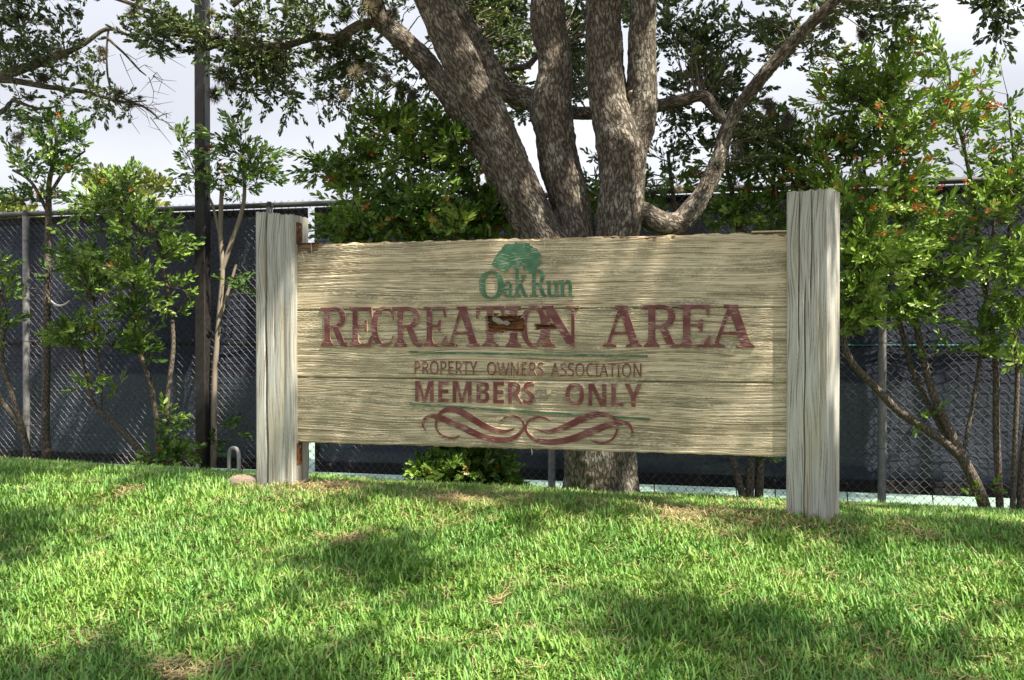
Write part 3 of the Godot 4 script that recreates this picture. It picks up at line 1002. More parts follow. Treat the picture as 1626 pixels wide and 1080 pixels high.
	ornament("scroll", [
		[[-0.1331, -0.3923, 0.003], [-0.0896, -0.3665, 0.009], [-0.0549, -0.367, 0.010], [-0.0247, -0.3798, 0.010], [-0.0095, -0.4021, 0.010], [-0.0105, -0.4273, 0.011], [-0.0376, -0.4616, 0.016], [-0.0809, -0.483, 0.022], [-0.1418, -0.488, 0.025], [-0.2119, -0.4771, 0.028], [-0.2825, -0.4509, 0.030], [-0.3536, -0.4202, 0.030], [-0.4252, -0.3919, 0.029], [-0.4747, -0.3768, 0.020], [-0.5154, -0.3785, 0.013], [-0.5381, -0.397, 0.011], [-0.5435, -0.4273, 0.009], [-0.5245, -0.4526, 0.002]],
		[[-0.3447, -0.4721, 0.003], [-0.376, -0.4850, 0.011], [-0.4163, -0.4832, 0.012], [-0.4522, -0.4637, 0.010], [-0.471, -0.4299, 0.010], [-0.4657, -0.3868, 0.012], [-0.4431, -0.354, 0.016], [-0.3983, -0.338, 0.023], [-0.3447, -0.3478, 0.029], [-0.2825, -0.3811, 0.030], [-0.2207, -0.4157, 0.028], [-0.1681, -0.4378, 0.024], [-0.1157, -0.4453, 0.018], [-0.0772, -0.4373, 0.009], [-0.0566, -0.4268, 0.002]]], red, board)
	ornament("scroll", [
		[[0.1337, -0.388, 0.003], [0.0997, -0.3725, 0.009], [0.0655, -0.3685, 0.010], [0.0227, -0.383, 0.010], [0.0048, -0.4102, 0.010], [0.0065, -0.4437, 0.011], [0.0356, -0.4745, 0.016], [0.0826, -0.490, 0.022], [0.1592, -0.4895, 0.026], [0.2435, -0.471, 0.029], [0.3188, -0.4401, 0.030], [0.3934, -0.4099, 0.029], [0.4511, -0.3907, 0.024], [0.5003, -0.387, 0.016], [0.5248, -0.3985, 0.013], [0.5369, -0.4264, 0.010], [0.5347, -0.4551, 0.002]],
		[[0.3313, -0.4769, 0.003], [0.3769, -0.4885, 0.010], [0.4141, -0.4835, 0.011], [0.4471, -0.4614, 0.009], [0.4620, -0.4241, 0.009], [0.4634, -0.3852, 0.011], [0.4347, -0.3607, 0.016], [0.3851, -0.3478, 0.023], [0.3437, -0.3521, 0.027], [0.2937, -0.370, 0.029], [0.2351, -0.3997, 0.028], [0.1761, -0.4255, 0.025], [0.1252, -0.4393, 0.019], [0.0846, -0.4382, 0.010], [0.0527, -0.4275, 0.002]]], red, board)
	for k in range(before, o.get_child_count()):
		(o.get_child(k) as Node3D).transform = at
	# torn fibres: a chip that hangs in the cavity and a few splinters
	var chip := Shape.new()
	tube(chip, [Vector4(-0.170, 0.134, -0.006, 0.006), Vector4(-0.160, 0.122, 0.000, 0.012), Vector4(-0.140, 0.112, 0.004, 0.013), Vector4(-0.115, 0.104, 0.006, 0.010), Vector4(-0.092, 0.102, 0.004, 0.011), Vector4(-0.082, 0.104, 0.000, 0.005)], 10, 0.004)
	for k in chip.v.size(): chip.v[k] += Vector3(0, fine.get_noise_3dv(chip.v[k] * Vector3(30, 160, 90)), fine.get_noise_3dv(chip.v[k] * Vector3(20, 140, 60) + Vector3(7, 7, 7))) * 0.005
	chip.smooth()
	part("wood_chip", chip.mesh(mats["pale twig"]), o, at)
	for k in [[-0.105, 0.062, -0.135, 0.015], [-0.025, 0.128, 0.004, 0.152], [-1.225, 0.49, -1.205, 0.43], [-1.17, 0.53, -1.165, 0.47], [-0.375, -0.02, -0.35, 0.02], [-0.18, 0.51, -0.19, 0.47], [0.10, 0.51, 0.095, 0.465], [0.41, 0.0, 0.412, 0.045], [0.035, -0.56, 0.03, -0.525]]:
		chip = Shape.new()
		tube(chip, [Vector4(k[0], k[1], 0.006, 0.0014), Vector4((k[0] + k[2]) / 2 + 0.004, (k[1] + k[3]) / 2, 0.016, 0.0018), Vector4(k[2], k[3], 0.008, 0.0008)], 5, 0.02)
		part("splinter", chip.mesh(mats["splinter wood"]), o, at)


# ---------------------------------------------------------------- leaves
func leaf_shape(s: Shape, at: Transform3D, length: float, width: float, fold: float, curl: float, col := Color.WHITE) -> void:
	# along +y from its stalk, folded a little along the midrib
	var rows := [[0.0, 0.06], [0.22, 0.55], [0.5, 1.0], [0.78, 0.82], [1.0, 0.04]]
	var base := s.v.size()
	for r in rows:
		var y: float = r[0] * length
		var z: float = -curl * r[0] * r[0] * length
		var w: float = r[1] * width / 2
		for x in [-1.0, 0.0, 1.0]:
			s.put(at * Vector3(x * w, y, z + absf(x) * w * fold), at.basis * Vector3(x * fold * 0.7, curl * r[0], 1).normalized(), Vector2.ZERO, col)
	for k in rows.size() - 1:
		for x in 2:
			var a := base + k * 3 + x
			s.tri(a, a + 3, a + 4); s.tri(a, a + 4, a + 1)


func leaf_places(count: int, shoot: float, spread: float, r: RandomNumberGenerator) -> Array:
	var out: Array = []
	for k in count:
		var t := pow((k + 1.0) / count, 0.8)
		var turn := k * 2.4 + r.randf_range(-0.4, 0.4)
		var open := lerpf(spread, spread * 0.45, t) + r.randf_range(-0.25, 0.25)
		var b := Basis(Vector3.UP, turn) * Basis(Vector3.RIGHT, open) * Basis(Vector3.UP, r.randf_range(-0.7, 0.7))
		var size := r.randf_range(0.75, 1.15) * (0.65 if k == count - 1 else 1.0)
		out.append(Transform3D(b.scaled_local(Vector3.ONE * size), Vector3(0, t * shoot, 0)))
	return out


func sprig(places: Array, shoot: float, length: float, width: float, m: Material) -> ArrayMesh:
	var s := Shape.new()
	s.tinted = true
	for k in places.size():
		var b := 0.85 + 0.3 * fmod(k * 0.37, 1.0)
		leaf_shape(s, places[k], length, width, 0.25, 0.25, Color(b, b, b))
	var st := [Vector4(0, -0.01, 0, 0.0016), Vector4(0, shoot, 0, 0.001)]
	var before := s.v.size()
	tube(s, st, 3, 1.0, 0.0, false)
	for k in range(before, s.v.size()): s.c[k] = Color(1.1, 0.6, 0.7)
	return s.mesh(m)


func facing(dir: Vector3, roll: float) -> Basis:
	var y := dir.normalized()
	var x := y.cross(Vector3(0.3, 0.1, 0.95)).normalized()
	return Basis(x, y, x.cross(y)) * Basis(Vector3.UP, roll)


func grow(o: Node3D, limbs: Array, clumps: Array, spec: Dictionary) -> void:
	# from the limbs a twig goes to a place in each clump, and leafy shoots stand along its outer part.
	# CLUMPS: [centre, radii, twigs]; SPEC: see the callers
	var r := RandomNumberGenerator.new()
	r.seed = spec.seed
	var starts: Array[Vector3] = []
	for limb in limbs:
		for k in (limb.size() - 1) * 5 + 1:
			starts.append(v3(spline(limb, k / 5.0)))
	var twigs := Shape.new()
	var where: Array = []
	var tints: Array = []
	var green_a: Color = spec.dark
	var green_b: Color = spec.light
	for clump in clumps:
		var c: Vector3 = clump[0]
		var rad: Vector3 = clump[1]
		for n in int(clump[2] * spec.get("twig_share", 1.0)):
			var e := Vector3(r.randf_range(-1, 1), r.randf_range(-1, 1), r.randf_range(-1, 1))
			while e.length() > 1.0: e = Vector3(r.randf_range(-1, 1), r.randf_range(-1, 1), r.randf_range(-1, 1))
			var target := c + e * rad
			var best := starts[0]
			var least := 1e9
			for q in starts:
				var d: float = q.distance_to(target) + maxf(0.0, q.y - target.y) * spec.get("climb", 1.0) + r.randf() * 0.12
				if d < least: least = d; best = q
			var far := best.distance_to(target)
			var bow := Vector3(r.randf_range(-1, 1), r.randf_range(0.0, 1.0), r.randf_range(-1, 1)) * far * 0.14
			var path := [Vector4(best.x, best.y, best.z, 0.0022 + 0.0036 * minf(far, 1.5)), Vector4.ZERO, Vector4.ZERO, Vector4(target.x, target.y, target.z, 0.0012)]
			for k in [1, 2]:
				var p := best.lerp(target, k / 3.0) + bow
				path[k] = Vector4(p.x, p.y, p.z, lerpf(path[0].w, 0.0012, k / 3.0))
			tube(twigs, path, 4, 0.12, 0.0, false)
			var leafy := minf(far, spec.leafy)
			var count := maxi(2, int(leafy / spec.gap))
			for k in count:
				var t := 3.0 * (1.0 - leafy / far * (float(k) / count) * r.randf_range(0.8, 1.0))
				var p := v3(spline(path, t))
				var along := v3(spline(path, minf(3.0, t + 0.05)) - spline(path, maxf(0.0, t - 0.05))).normalized()
				var dir := along * (1.4 if k == 0 else 0.35) + Vector3(r.randf_range(-1, 1), r.randf_range(-0.45, 1.0) * spec.get("rise", 1.0), r.randf_range(-1, 1)) * 0.8
				var size := r.randf_range(0.75, 1.2)
				var tip: bool = k == 0 and p.y > spec.get("red_above", 0.0) and r.randf() < spec.get("red", 0.0) * 4.0
				if tip: size *= 0.62
				where.append(Transform3D(facing(dir, r.randf() * TAU).scaled_local(Vector3.ONE * size), p))
				var tone := clampf(r.randf() * 0.75 + 0.5 * soft.get_noise_3dv(p * 2.2) + spec.get("bright", 0.0), 0, 1)
				var col := green_a.lerp(green_b, pow(tone, 1.4))
				if tip:
					col = Color(0.42, 0.075, 0.028).lerp(Color(0.48, 0.26, 0.05), r.randf())
				tints.append(col)
	var m: Material = mats[spec.get("bark", "twig bark")]
	if twigs.v.size(): part("twigs", twigs.mesh(m), o, Transform3D.IDENTITY, "", true)
	# the shoots nearest the viewer give up their leaves one by one
	var order: Array = range(where.size())
	order.sort_custom(func(a: int, b: int) -> bool: return where[a].origin.z > where[b].origin.z)
	var singles: int = spec.get("singles", 0)
	var taken := {}
	var kinds := [["dark green leaf", 0.0], ["mid green leaf", 0.19], ["fresh green leaf", 0.28]]
	var shapes := {}
	for kind in ["dark green leaf", "mid green leaf", "fresh green leaf", "red leaf", "orange leaf"]:
		var s := Shape.new()
		leaf_shape(s, Transform3D.IDENTITY, spec.length, spec.width, 0.25, 0.25)
		shapes[kind] = s.mesh(mats[kind])
	var spots: Array = spec.places
	var done := 0
	for k in order:
		if done >= singles: break
		taken[k] = true
		var col: Color = tints[k]
		var kind := "dark green leaf"
		if col.r > 0.3: kind = "red leaf" if col.g < 0.15 else "orange leaf"
		else:
			for q in kinds:
				if col.g >= q[1]: kind = q[0]
		for q in spots:
			part_fast("leaf", shapes[kind], o, where[k] * q, done)
			done += 1
	var w2: Array = []
	var t2: Array = []
	for k in where.size():
		if not taken.has(k):
			w2.append(where[k]); t2.append(tints[k])
	many("foliage", spec.mesh, w2, t2, o)


func part_fast(called: String, mesh: Mesh, parent: Node3D, at: Transform3D, k: int) -> void:
	var o := MeshInstance3D.new()
	o.name = called if k == 0 else "%s_%03d" % [called, k]
	o.mesh = mesh
	o.transform = at
	parent.add_child(o, true)


# ---------------------------------------------------------------- the oak
func build_oak() -> void:
	var r := RandomNumberGenerator.new()
	r.seed = 3
	var oak_places := leaf_places(11, 0.10, 1.0, r)
	var oak_sprig := sprig(oak_places, 0.10, 0.042, 0.018, mats["oak leaf"])
	var o := thing("oak_tree", "large live oak with rough furrowed bark rising behind the sign and dividing into several stems", "tree")
	var trunk := [Vector4(0.575, -1.366, -6.2, 0.3555), Vector4(0.575, -1.179, -6.2, 0.2893), Vector4(0.575, -0.993, -6.2, 0.2439), Vector4(0.575, -0.703, -6.2, 0.2356), Vector4(0.566, -0.289, -6.2, 0.2397), Vector4(0.546, 0.041, -6.2, 0.2645), Vector4(0.517, 0.248, -6.2, 0.2397), Vector4(0.504, 0.372, -6.2, 0.1488)]
	var a := [Vector4(0.48, -0.041, -6.15, 0.1394), Vector4(0.374, 0.325, -6.1, 0.1342), Vector4(0.206, 0.637, -6.05, 0.125), Vector4(0.04, 0.963, -6, 0.12), Vector4(-0.104, 1.31, -6, 0.116), Vector4(-0.311, 1.685, -6, 0.116), Vector4(-0.507, 2.115, -6, 0.108), Vector4(-0.659, 2.51, -5.9, 0.0983), Vector4(-0.792, 3.087, -5.6, 0.0747), Vector4(-0.856, 3.553, -5.1, 0.051)]
	var b := [Vector4(0.504, -0.041, -6.2, 0.1488), Vector4(0.459, 0.328, -6.15, 0.1353), Vector4(0.41, 0.642, -6.1, 0.122), Vector4(0.333, 0.979, -6.1, 0.1261), Vector4(0.256, 1.421, -6.1, 0.1342), Vector4(0.28, 1.713, -6.1, 0.1139), Vector4(0.239, 2.029, -6.1, 0.1139), Vector4(0.223, 2.393, -6.1, 0.1098), Vector4(0.147, 3.149, -6, 0.088), Vector4(0.249, 3.902, -5.6, 0.0597)]
	var c := [Vector4(0.587, -0.124, -6.2, 0.1571), Vector4(0.635, 0.328, -6.15, 0.1476), Vector4(0.673, 0.637, -6.05, 0.1412), Vector4(0.703, 0.963, -6, 0.14), Vector4(0.687, 1.218, -6, 0.152), Vector4(0.619, 1.478, -6, 0.124), Vector4(0.587, 1.756, -6, 0.116), Vector4(0.579, 2.115, -6, 0.112), Vector4(0.577, 2.51, -5.9, 0.1023), Vector4(0.683, 3.032, -5.5, 0.077), Vector4(0.787, 3.471, -4.8, 0.048)]
	var c2 := [Vector4(0.727, 1.079, -6, 0.104), Vector4(0.787, 1.318, -6, 0.112), Vector4(0.82, 1.512, -5.98, 0.1037), Vector4(0.819, 1.781, -5.95, 0.0873), Vector4(0.823, 2.097, -5.95, 0.0793), Vector4(0.832, 2.471, -5.9, 0.0747), Vector4(0.994, 2.977, -5.4, 0.0576), Vector4(1.13, 3.066, -4.4, 0.0352)]
	var d := [Vector4(0.699, 0.833, -6.1, 0.0732), Vector4(0.821, 0.788, -6.1, 0.0691), Vector4(0.971, 0.721, -6.15, 0.0779), Vector4(1.103, 0.731, -6.2, 0.0744), Vector4(1.201, 0.837, -6.22, 0.0663), Vector4(1.294, 0.982, -6.25, 0.0583), Vector4(1.373, 1.173, -6.25, 0.0521), Vector4(1.419, 1.34, -6.25, 0.0458), Vector4(1.477, 1.477, -6.2, 0.0413), Vector4(1.599, 1.64, -6.1, 0.0407), Vector4(1.788, 1.856, -6, 0.038), Vector4(1.911, 1.978, -5.9, 0.0354), Vector4(2.071, 2.121, -5.8, 0.0329), Vector4(2.394, 2.333, -5.4, 0.0288), Vector4(2.558, 2.384, -4.6, 0.0215)]
	var e := [Vector4(0.158, 0.597, -6.4, 0.0939), Vector4(-0.078, 1.082, -6.5, 0.091), Vector4(-0.351, 1.529, -6.6, 0.0836), Vector4(-0.575, 1.858, -6.6, 0.0792), Vector4(-0.755, 2.046, -6.6, 0.0748), Vector4(-0.913, 2.195, -6.6, 0.066), Vector4(-0.964, 2.377, -6.5, 0.052), Vector4(-1.101, 2.722, -6.3, 0.042), Vector4(-1.327, 3.149, -6, 0.032)]
	var f := [Vector4(0.243, 1.444, -6.2, 0.0661), Vector4(0.117, 1.56, -6.3, 0.0714), Vector4(-0.034, 1.618, -6.3, 0.063), Vector4(-0.139, 1.796, -6.35, 0.055), Vector4(-0.226, 1.976, -6.4, 0.0512), Vector4(-0.332, 2.171, -6.4, 0.0427), Vector4(-0.417, 2.426, -6.4, 0.0384)]
	var h := [Vector4(0.323, 1.476, -6.3, 0.042), Vector4(0.473, 1.479, -6.35, 0.0423), Vector4(0.733, 1.499, -6.4, 0.0405), Vector4(1.002, 1.534, -6.35, 0.0423), Vector4(1.128, 1.556, -6.3, 0.042), Vector4(1.27, 1.581, -6.3, 0.0378), Vector4(1.354, 1.493, -6.3, 0.0357), Vector4(1.426, 1.396, -6.28, 0.0293)]
	var g := [Vector4(0.281, 1.869, -6.3, 0.0168), Vector4(0.176, 1.853, -6.3, 0.0189), Vector4(0.105, 1.786, -6.3, 0.021), Vector4(0.021, 1.769, -6.3, 0.0168), Vector4(-0.097, 1.762, -6.35, 0.0127)]
	var e2 := [Vector4(-0.882, 2.169, -6.6, 0.0396), Vector4(-0.979, 2.169, -6.6, 0.0352), Vector4(-1.067, 2.151, -6.6, 0.0352), Vector4(-1.234, 2.075, -6.65, 0.0333), Vector4(-1.386, 2.104, -6.7, 0.029), Vector4(-1.687, 2.063, -6.8, 0.0227), Vector4(-1.965, 2.157, -6.9, 0.0184), Vector4(-2.249, 2.105, -7, 0.014)]
	var e3 := [Vector4(-0.964, 2.334, -6.5, 0.026), Vector4(-1.06, 2.388, -6.3, 0.0252), Vector4(-1.27, 2.393, -6.1, 0.0203), Vector4(-1.554, 2.312, -6.1, 0.0163), Vector4(-1.827, 2.144, -6.2, 0.0124)]
	# limbs that leave the top of the picture and carry the crown over the sign and the lawn
	var u1 := [Vector4(0.812, 2.314, -5.9, 0.0708), Vector4(1.4, 3.2, -5.1, 0.06), Vector4(2.3, 4.1, -4.7, 0.05), Vector4(3.4, 4.8, -4.0, 0.04), Vector4(4.3, 5.2, -2.9, 0.025)]
	var u2 := [Vector4(0.231, 2.474, -6.1, 0.0895), Vector4(0.0, 3.6, -5.4, 0.07), Vector4(-0.7, 4.3, -4.9, 0.05), Vector4(-1.3, 5.0, -3.8, 0.04), Vector4(-1.0, 5.6, -2.4, 0.025)]
	var u3 := [Vector4(2.26, 2.234, -5.6, 0.0299), Vector4(2.9, 3.0, -5.0, 0.04), Vector4(3.6, 3.8, -4.2, 0.035), Vector4(4.4, 4.4, -3.0, 0.03), Vector4(5.2, 4.8, -1.6, 0.02)]
	var s := Shape.new()
	s.tinted = true
	tube(s, trunk, 90, 0.014, 0.014)
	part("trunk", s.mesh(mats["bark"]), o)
	for l in [[a, 64, 0.014, 0.012], [b, 64, 0.014, 0.012], [c, 64, 0.014, 0.012], [c2, 48, 0.014, 0.011], [d, 36, 0.012, 0.009], [e, 40, 0.012, 0.010], [f, 36, 0.012, 0.008], [h, 28, 0.012, 0.005], [g, 12, 0.02, 0.002], [e2, 20, 0.015, 0.004], [e3, 12, 0.03, 0.003], [u1, 16, 0.05, 0.006], [u2, 16, 0.05, 0.006], [u3, 12, 0.05, 0.004]]:
		s = Shape.new()
		s.tinted = true
		tube(s, l[0], l[1], l[2], l[3])
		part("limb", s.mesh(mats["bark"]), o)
	# the scar of a cut branch where the right stem forks
	s = Shape.new()
	tube(s, [Vector4(0.758, 1.507, -5.96, 0.0318), Vector4(0.751, 1.493, -5.905, 0.0276), Vector4(0.75, 1.493, -5.902, 0.0197), Vector4(0.752, 1.496, -5.915, 0.0079)], 14, 0.004)
	part("branch_scar", s.mesh(mats["pale twig"]), o)

	var spec := {"seed": 31, "dark": Color(0.062, 0.102, 0.036), "light": Color(0.20, 0.27, 0.095), "leafy": 0.5, "gap": 0.04, "mesh": oak_sprig, "places": oak_places, "length": 0.042, "width": 0.018, "climb": 0.4, "rise": 0.6, "twig_share": 1.2}
	var limbs := [a.slice(5), b.slice(5), c.slice(7), c2.slice(4), d.slice(4), e.slice(3), f.slice(2), h, g, e2, e3, u1, u2, u3]
	var clumps := [
		[Vector3(-1.995, 2.262, -6.8), Vector3(0.25, 0.22, 0.3), 14], [Vector3(-1.758, 1.997, -6.9), Vector3(0.35, 0.25, 0.3), 22], [Vector3(-1.374, 2.151, -6.6), Vector3(0.3, 0.22, 0.3), 16], [Vector3(-1.145, 1.9, -6.8), Vector3(0.28, 0.25, 0.25), 16], [Vector3(-1.529, 1.676, -6.9), Vector3(0.35, 0.16, 0.25), 14], [Vector3(-1.942, 1.791, -6.9), Vector3(0.2, 0.2, 0.25), 10], [Vector3(-0.978, 2.043, -6.9), Vector3(0.16, 0.25, 0.2), 8], [Vector3(-2.217, 2.02, -6.9), Vector3(0.22, 0.2, 0.25), 8], [Vector3(-1.162, 1.585, -6.9), Vector3(0.16, 0.15, 0.2), 5], [Vector3(-2.472, 2.151, -6.6), Vector3(0.3, 0.2, 0.3), 14], [Vector3(-1.545, 2.341, -6.4), Vector3(0.6, 0.2, 0.4), 24],
		[Vector3(-0.795, 1.562, -6.9), Vector3(0.12, 0.1, 0.15), 3],
		[Vector3(-0.061, 2.235, -7), Vector3(0.22, 0.25, 0.3), 20], [Vector3(0.056, 1.933, -7), Vector3(0.2, 0.2, 0.3), 14], [Vector3(-0.33, 2.442, -6.8), Vector3(0.3, 0.12, 0.3), 8], [Vector3(0.498, 2.189, -7), Vector3(0.12, 0.35, 0.3), 14], [Vector3(0.475, 1.817, -7), Vector3(0.12, 0.2, 0.3), 9], [Vector3(-0.25, 2.408, -7.1), Vector3(0.25, 0.18, 0.3), 14], [Vector3(0.153, 2.442, -7.2), Vector3(0.3, 0.2, 0.3), 16], [Vector3(0.896, 2.442, -7.2), Vector3(0.3, 0.2, 0.3), 10], [Vector3(0.034, 1.582, -7.2), Vector3(0.12, 0.15, 0.2), 5],
		[Vector3(1.208, 2.216, -6.8), Vector3(0.22, 0.25, 0.3), 15], [Vector3(1.389, 1.855, -6.8), Vector3(0.3, 0.25, 0.3), 18], [Vector3(1.191, 1.427, -6.7), Vector3(0.2, 0.2, 0.3), 12], [Vector3(1.681, 1.516, -6.7), Vector3(0.25, 0.25, 0.3), 12], [Vector3(1.611, 2.151, -6.6), Vector3(0.35, 0.22, 0.3), 14], [Vector3(2.139, 1.932, -6.6), Vector3(0.4, 0.22, 0.35), 9], [Vector3(2.329, 2.171, -6.4), Vector3(0.45, 0.2, 0.35), 10], [Vector3(1.905, 1.249, -6.7), Vector3(0.25, 0.2, 0.25), 12], [Vector3(2.712, 2.001, -6.4), Vector3(0.2, 0.2, 0.25), 8],
		[Vector3(2.601, 1.723, -5), Vector3(0.2, 0.10, 0.2), 10], [Vector3(2.618, 1.563, -5), Vector3(0.10, 0.08, 0.12), 3]]
	grow(o, limbs, clumps, spec)
	build_crown(o, [u1, u2, u3, a.slice(7), b.slice(7), c.slice(8), c2.slice(5)], spec)

	# ball moss: grey tufts that sit on the limbs
	var moss := moss_ball(mats["ball moss"])
	var pale := moss_ball(mats["pale ball moss"])
	for p in [Vector4(-2.148, 2.148, -6.9, 0.0736), Vector4(-1.997, 2.212, -6.9, 0.0598), Vector4(-2.117, 1.892, -6.9, 0.0782), Vector4(-2.043, 1.814, -6.9, 0.069), Vector4(-2.167, 1.745, -6.9, 0.0644), Vector4(-2.011, 2.066, -6.9, 0.0644), Vector4(-0.988, 1.853, -6.6, 0.0528), Vector4(-0.878, 1.783, -6.6, 0.0484), Vector4(-0.791, 1.73, -6.6, 0.0396), Vector4(-1.275, 1.681, -6.7, 0.0357), Vector4(-0.817, 2.205, -6.5, 0.052), Vector4(-0.694, 1.669, -6.6, 0.0396), Vector4(-1.163, 2.239, -6.6, 0.0704), Vector4(-1.373, 2.028, -6.7, 0.0536), Vector4(1.684, 1.494, -6.2, 0.0579), Vector4(1.841, 1.426, -6.3, 0.063), Vector4(1.328, 1.089, -6.1, 0.0529), Vector4(1.482, 1.218, -6.2, 0.0455), Vector4(1.432, 1.65, -6.2, 0.0372), Vector4(2.297, 1.959, -6.2, 0.0496), Vector4(1.951, 1.923, -5.9, 0.0393), Vector4(1.186, 0.813, -6.1, 0.0488), Vector4(-0.188, 1.821, -5.9, 0.0275)]:
		part("ball_moss", moss, o, Transform3D(Basis(Vector3(r.randf(), r.randf(), r.randf()).normalized(), r.randf() * TAU).scaled(Vector3(1, 1.1, 1) * p.w / 0.072), v3(p)))
	for p in [Vector4(-1.089, 1.818, -6.6, 0.0616), Vector4(-0.986, 2.239, -6.5, 0.078), Vector4(-1.164, 1.669, -6.6, 0.044), Vector4(-2.194, 2.341, -6.9, 0.0414), Vector4(1.077, 0.934, -6.1, 0.0325)]:
		part("ball_moss", pale, o, Transform3D(Basis(Vector3(r.randf(), r.randf(), r.randf()).normalized(), r.randf() * TAU).scaled(Vector3(1, 1.1, 1) * p.w / 0.072), v3(p)))

	# a second oak whose low branches reach in from the left
	var o2 := thing("oak_tree", "oak whose mossy low branches reach in from the left above the fence", "tree")
	var t2 := [Vector4(-6.6, -1.3, -6.4, 0.30), Vector4(-6.55, -0.4, -6.4, 0.22), Vector4(-6.5, 1.2, -6.4, 0.19), Vector4(-6.3, 3.2, -6.5, 0.16), Vector4(-6.0, 5.4, -6.3, 0.09)]
	var l1 := [Vector4(-6.5, 1.0, -6.4, 0.08), Vector4(-5.4, 1.55, -6.7, 0.05), Vector4(-4.067, 1.84, -7, 0.056), Vector4(-3.787, 1.905, -7, 0.0373), Vector4(-3.601, 1.966, -7, 0.0327), Vector4(-3.391, 2.04, -7, 0.028), Vector4(-3.181, 2.133, -7, 0.0187), Vector4(-2.971, 2.254, -7, 0.014), Vector4(-2.692, 2.119, -7, 0.007)]
	var l2 := [Vector4(-3.927, 1.887, -7, 0.0373), Vector4(-3.668, 1.859, -6.95, 0.0232), Vector4(-3.413, 1.813, -6.95, 0.0185), Vector4(-3.136, 1.776, -6.95, 0.0158), Vector4(-2.905, 1.711, -6.95, 0.013), Vector4(-2.72, 1.674, -6.95, 0.0102), Vector4(-2.595, 1.582, -6.95, 0.0056)]
	var l3 := [Vector4(-2.985, 2.254, -7, 0.0084), Vector4(-2.999, 2.04, -7, 0.0075), Vector4(-2.967, 1.817, -7, 0.0065), Vector4(-2.833, 1.724, -7, 0.0075), Vector4(-2.707, 1.724, -7, 0.0047)]
	var l4 := [Vector4(-2.985, 2.179, -7, 0.0112), Vector4(-2.855, 2.059, -7, 0.0084), Vector4(-2.753, 1.947, -7, 0.0065), Vector4(-2.706, 1.91, -7, 0.0042)]
	var l5 := [Vector4(-3.826, 1.562, -6.9, 0.023), Vector4(-3.688, 1.644, -6.9, 0.0184), Vector4(-3.642, 1.699, -6.9, 0.0138), Vector4(-3.458, 1.644, -6.9, 0.0092), Vector4(-3.297, 1.662, -6.9, 0.0055)]
	var l6 := [Vector4(-6.3, 2.8, -6.5, 0.08), Vector4(-4.189, 2.707, -6.9, 0.0414), Vector4(-3.495, 2.532, -6.8, 0.0272), Vector4(-2.953, 2.442, -6.8, 0.0181), Vector4(-2.501, 2.262, -6.8, 0.0113), Vector4(-2.321, 2.09, -6.8, 0.0073), Vector4(-2.239, 2.126, -6.8, 0.0045)]
	s = Shape.new()
	s.tinted = true
	tube(s, t2, 28, 0.05, 0.012)
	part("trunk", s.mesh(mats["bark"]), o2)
	for l in [l1, l2, l3, l4, l5, l6]:
		s = Shape.new()
		s.tinted = true
		tube(s, l, 10, 0.03, 0.002)
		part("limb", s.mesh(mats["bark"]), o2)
	spec.seed = 77
	grow(o2, [l1.slice(2), l2, l3.slice(0, 3), l5, l6.slice(1)], [[Vector3(-3.599, 2.282, -7), Vector3(0.3, 0.25, 0.3), 20], [Vector3(-3.367, 2.096, -7), Vector3(0.22, 0.2, 0.25), 13], [Vector3(-3.641, 1.928, -6.9), Vector3(0.2, 0.22, 0.25), 11], [Vector3(-3.251, 1.882, -6.9), Vector3(0.25, 0.12, 0.2), 9], [Vector3(-2.999, 1.722, -6.9), Vector3(0.28, 0.1, 0.2), 13], [Vector3(-3.501, 2.432, -6.9), Vector3(0.4, 0.2, 0.3), 18], [Vector3(-2.905, 1.688, -6.95), Vector3(0.14, 0.08, 0.15), 6], [Vector3(-3.134, 2.072, -7), Vector3(0.14, 0.1, 0.15), 5], [Vector3(-2.66, 2.262, -6.8), Vector3(0.28, 0.16, 0.2), 15], [Vector3(-2.456, 2.104, -6.8), Vector3(0.2, 0.1, 0.2), 8], [Vector3(-3.642, 1.607, -6.9), Vector3(0.2, 0.1, 0.2), 6]], spec)
	# bare hanging twigs
	s = Shape.new()
	for k in 34:
		var limb: Array = [l2, l3, l4, l1][k % 4]
		var from: Vector4 = limb[limb.size() - r.randi_range(1, 3)]
		var p := v3(from) + Vector3(r.randf_range(-0.06, 0.06), 0, r.randf_range(-0.05, 0.05))
		var dir := Vector3(r.randf_range(-0.1, 0.9), r.randf_range(-0.9, 0.25), r.randf_range(-0.3, 0.3)) * r.randf_range(0.15, 0.42)
		var q1 := p + dir * 0.5 + Vector3(r.randf_range(-0.03, 0.03), r.randf_range(-0.02, 0.04), 0)
		var q2 := p + dir
		tube(s, [Vector4(p.x, p.y, p.z, 0.0034), Vector4(q1.x, q1.y, q1.z, 0.0024), Vector4(q2.x, q2.y, q2.z, 0.0012)], 4, 0.08, 0.0, false)
		var q3 := q1 + Vector3(r.randf_range(-0.1, 0.14), r.randf_range(-0.12, 0.05), 0.02)
		tube(s, [Vector4(q1.x, q1.y, q1.z, 0.002), Vector4(q3.x, q3.y, q3.z, 0.001)], 4, 0.2, 0.0, false)
	part("bare_twigs", s.mesh(mats["twig bark"]), o2, Transform3D.IDENTITY, "", true)
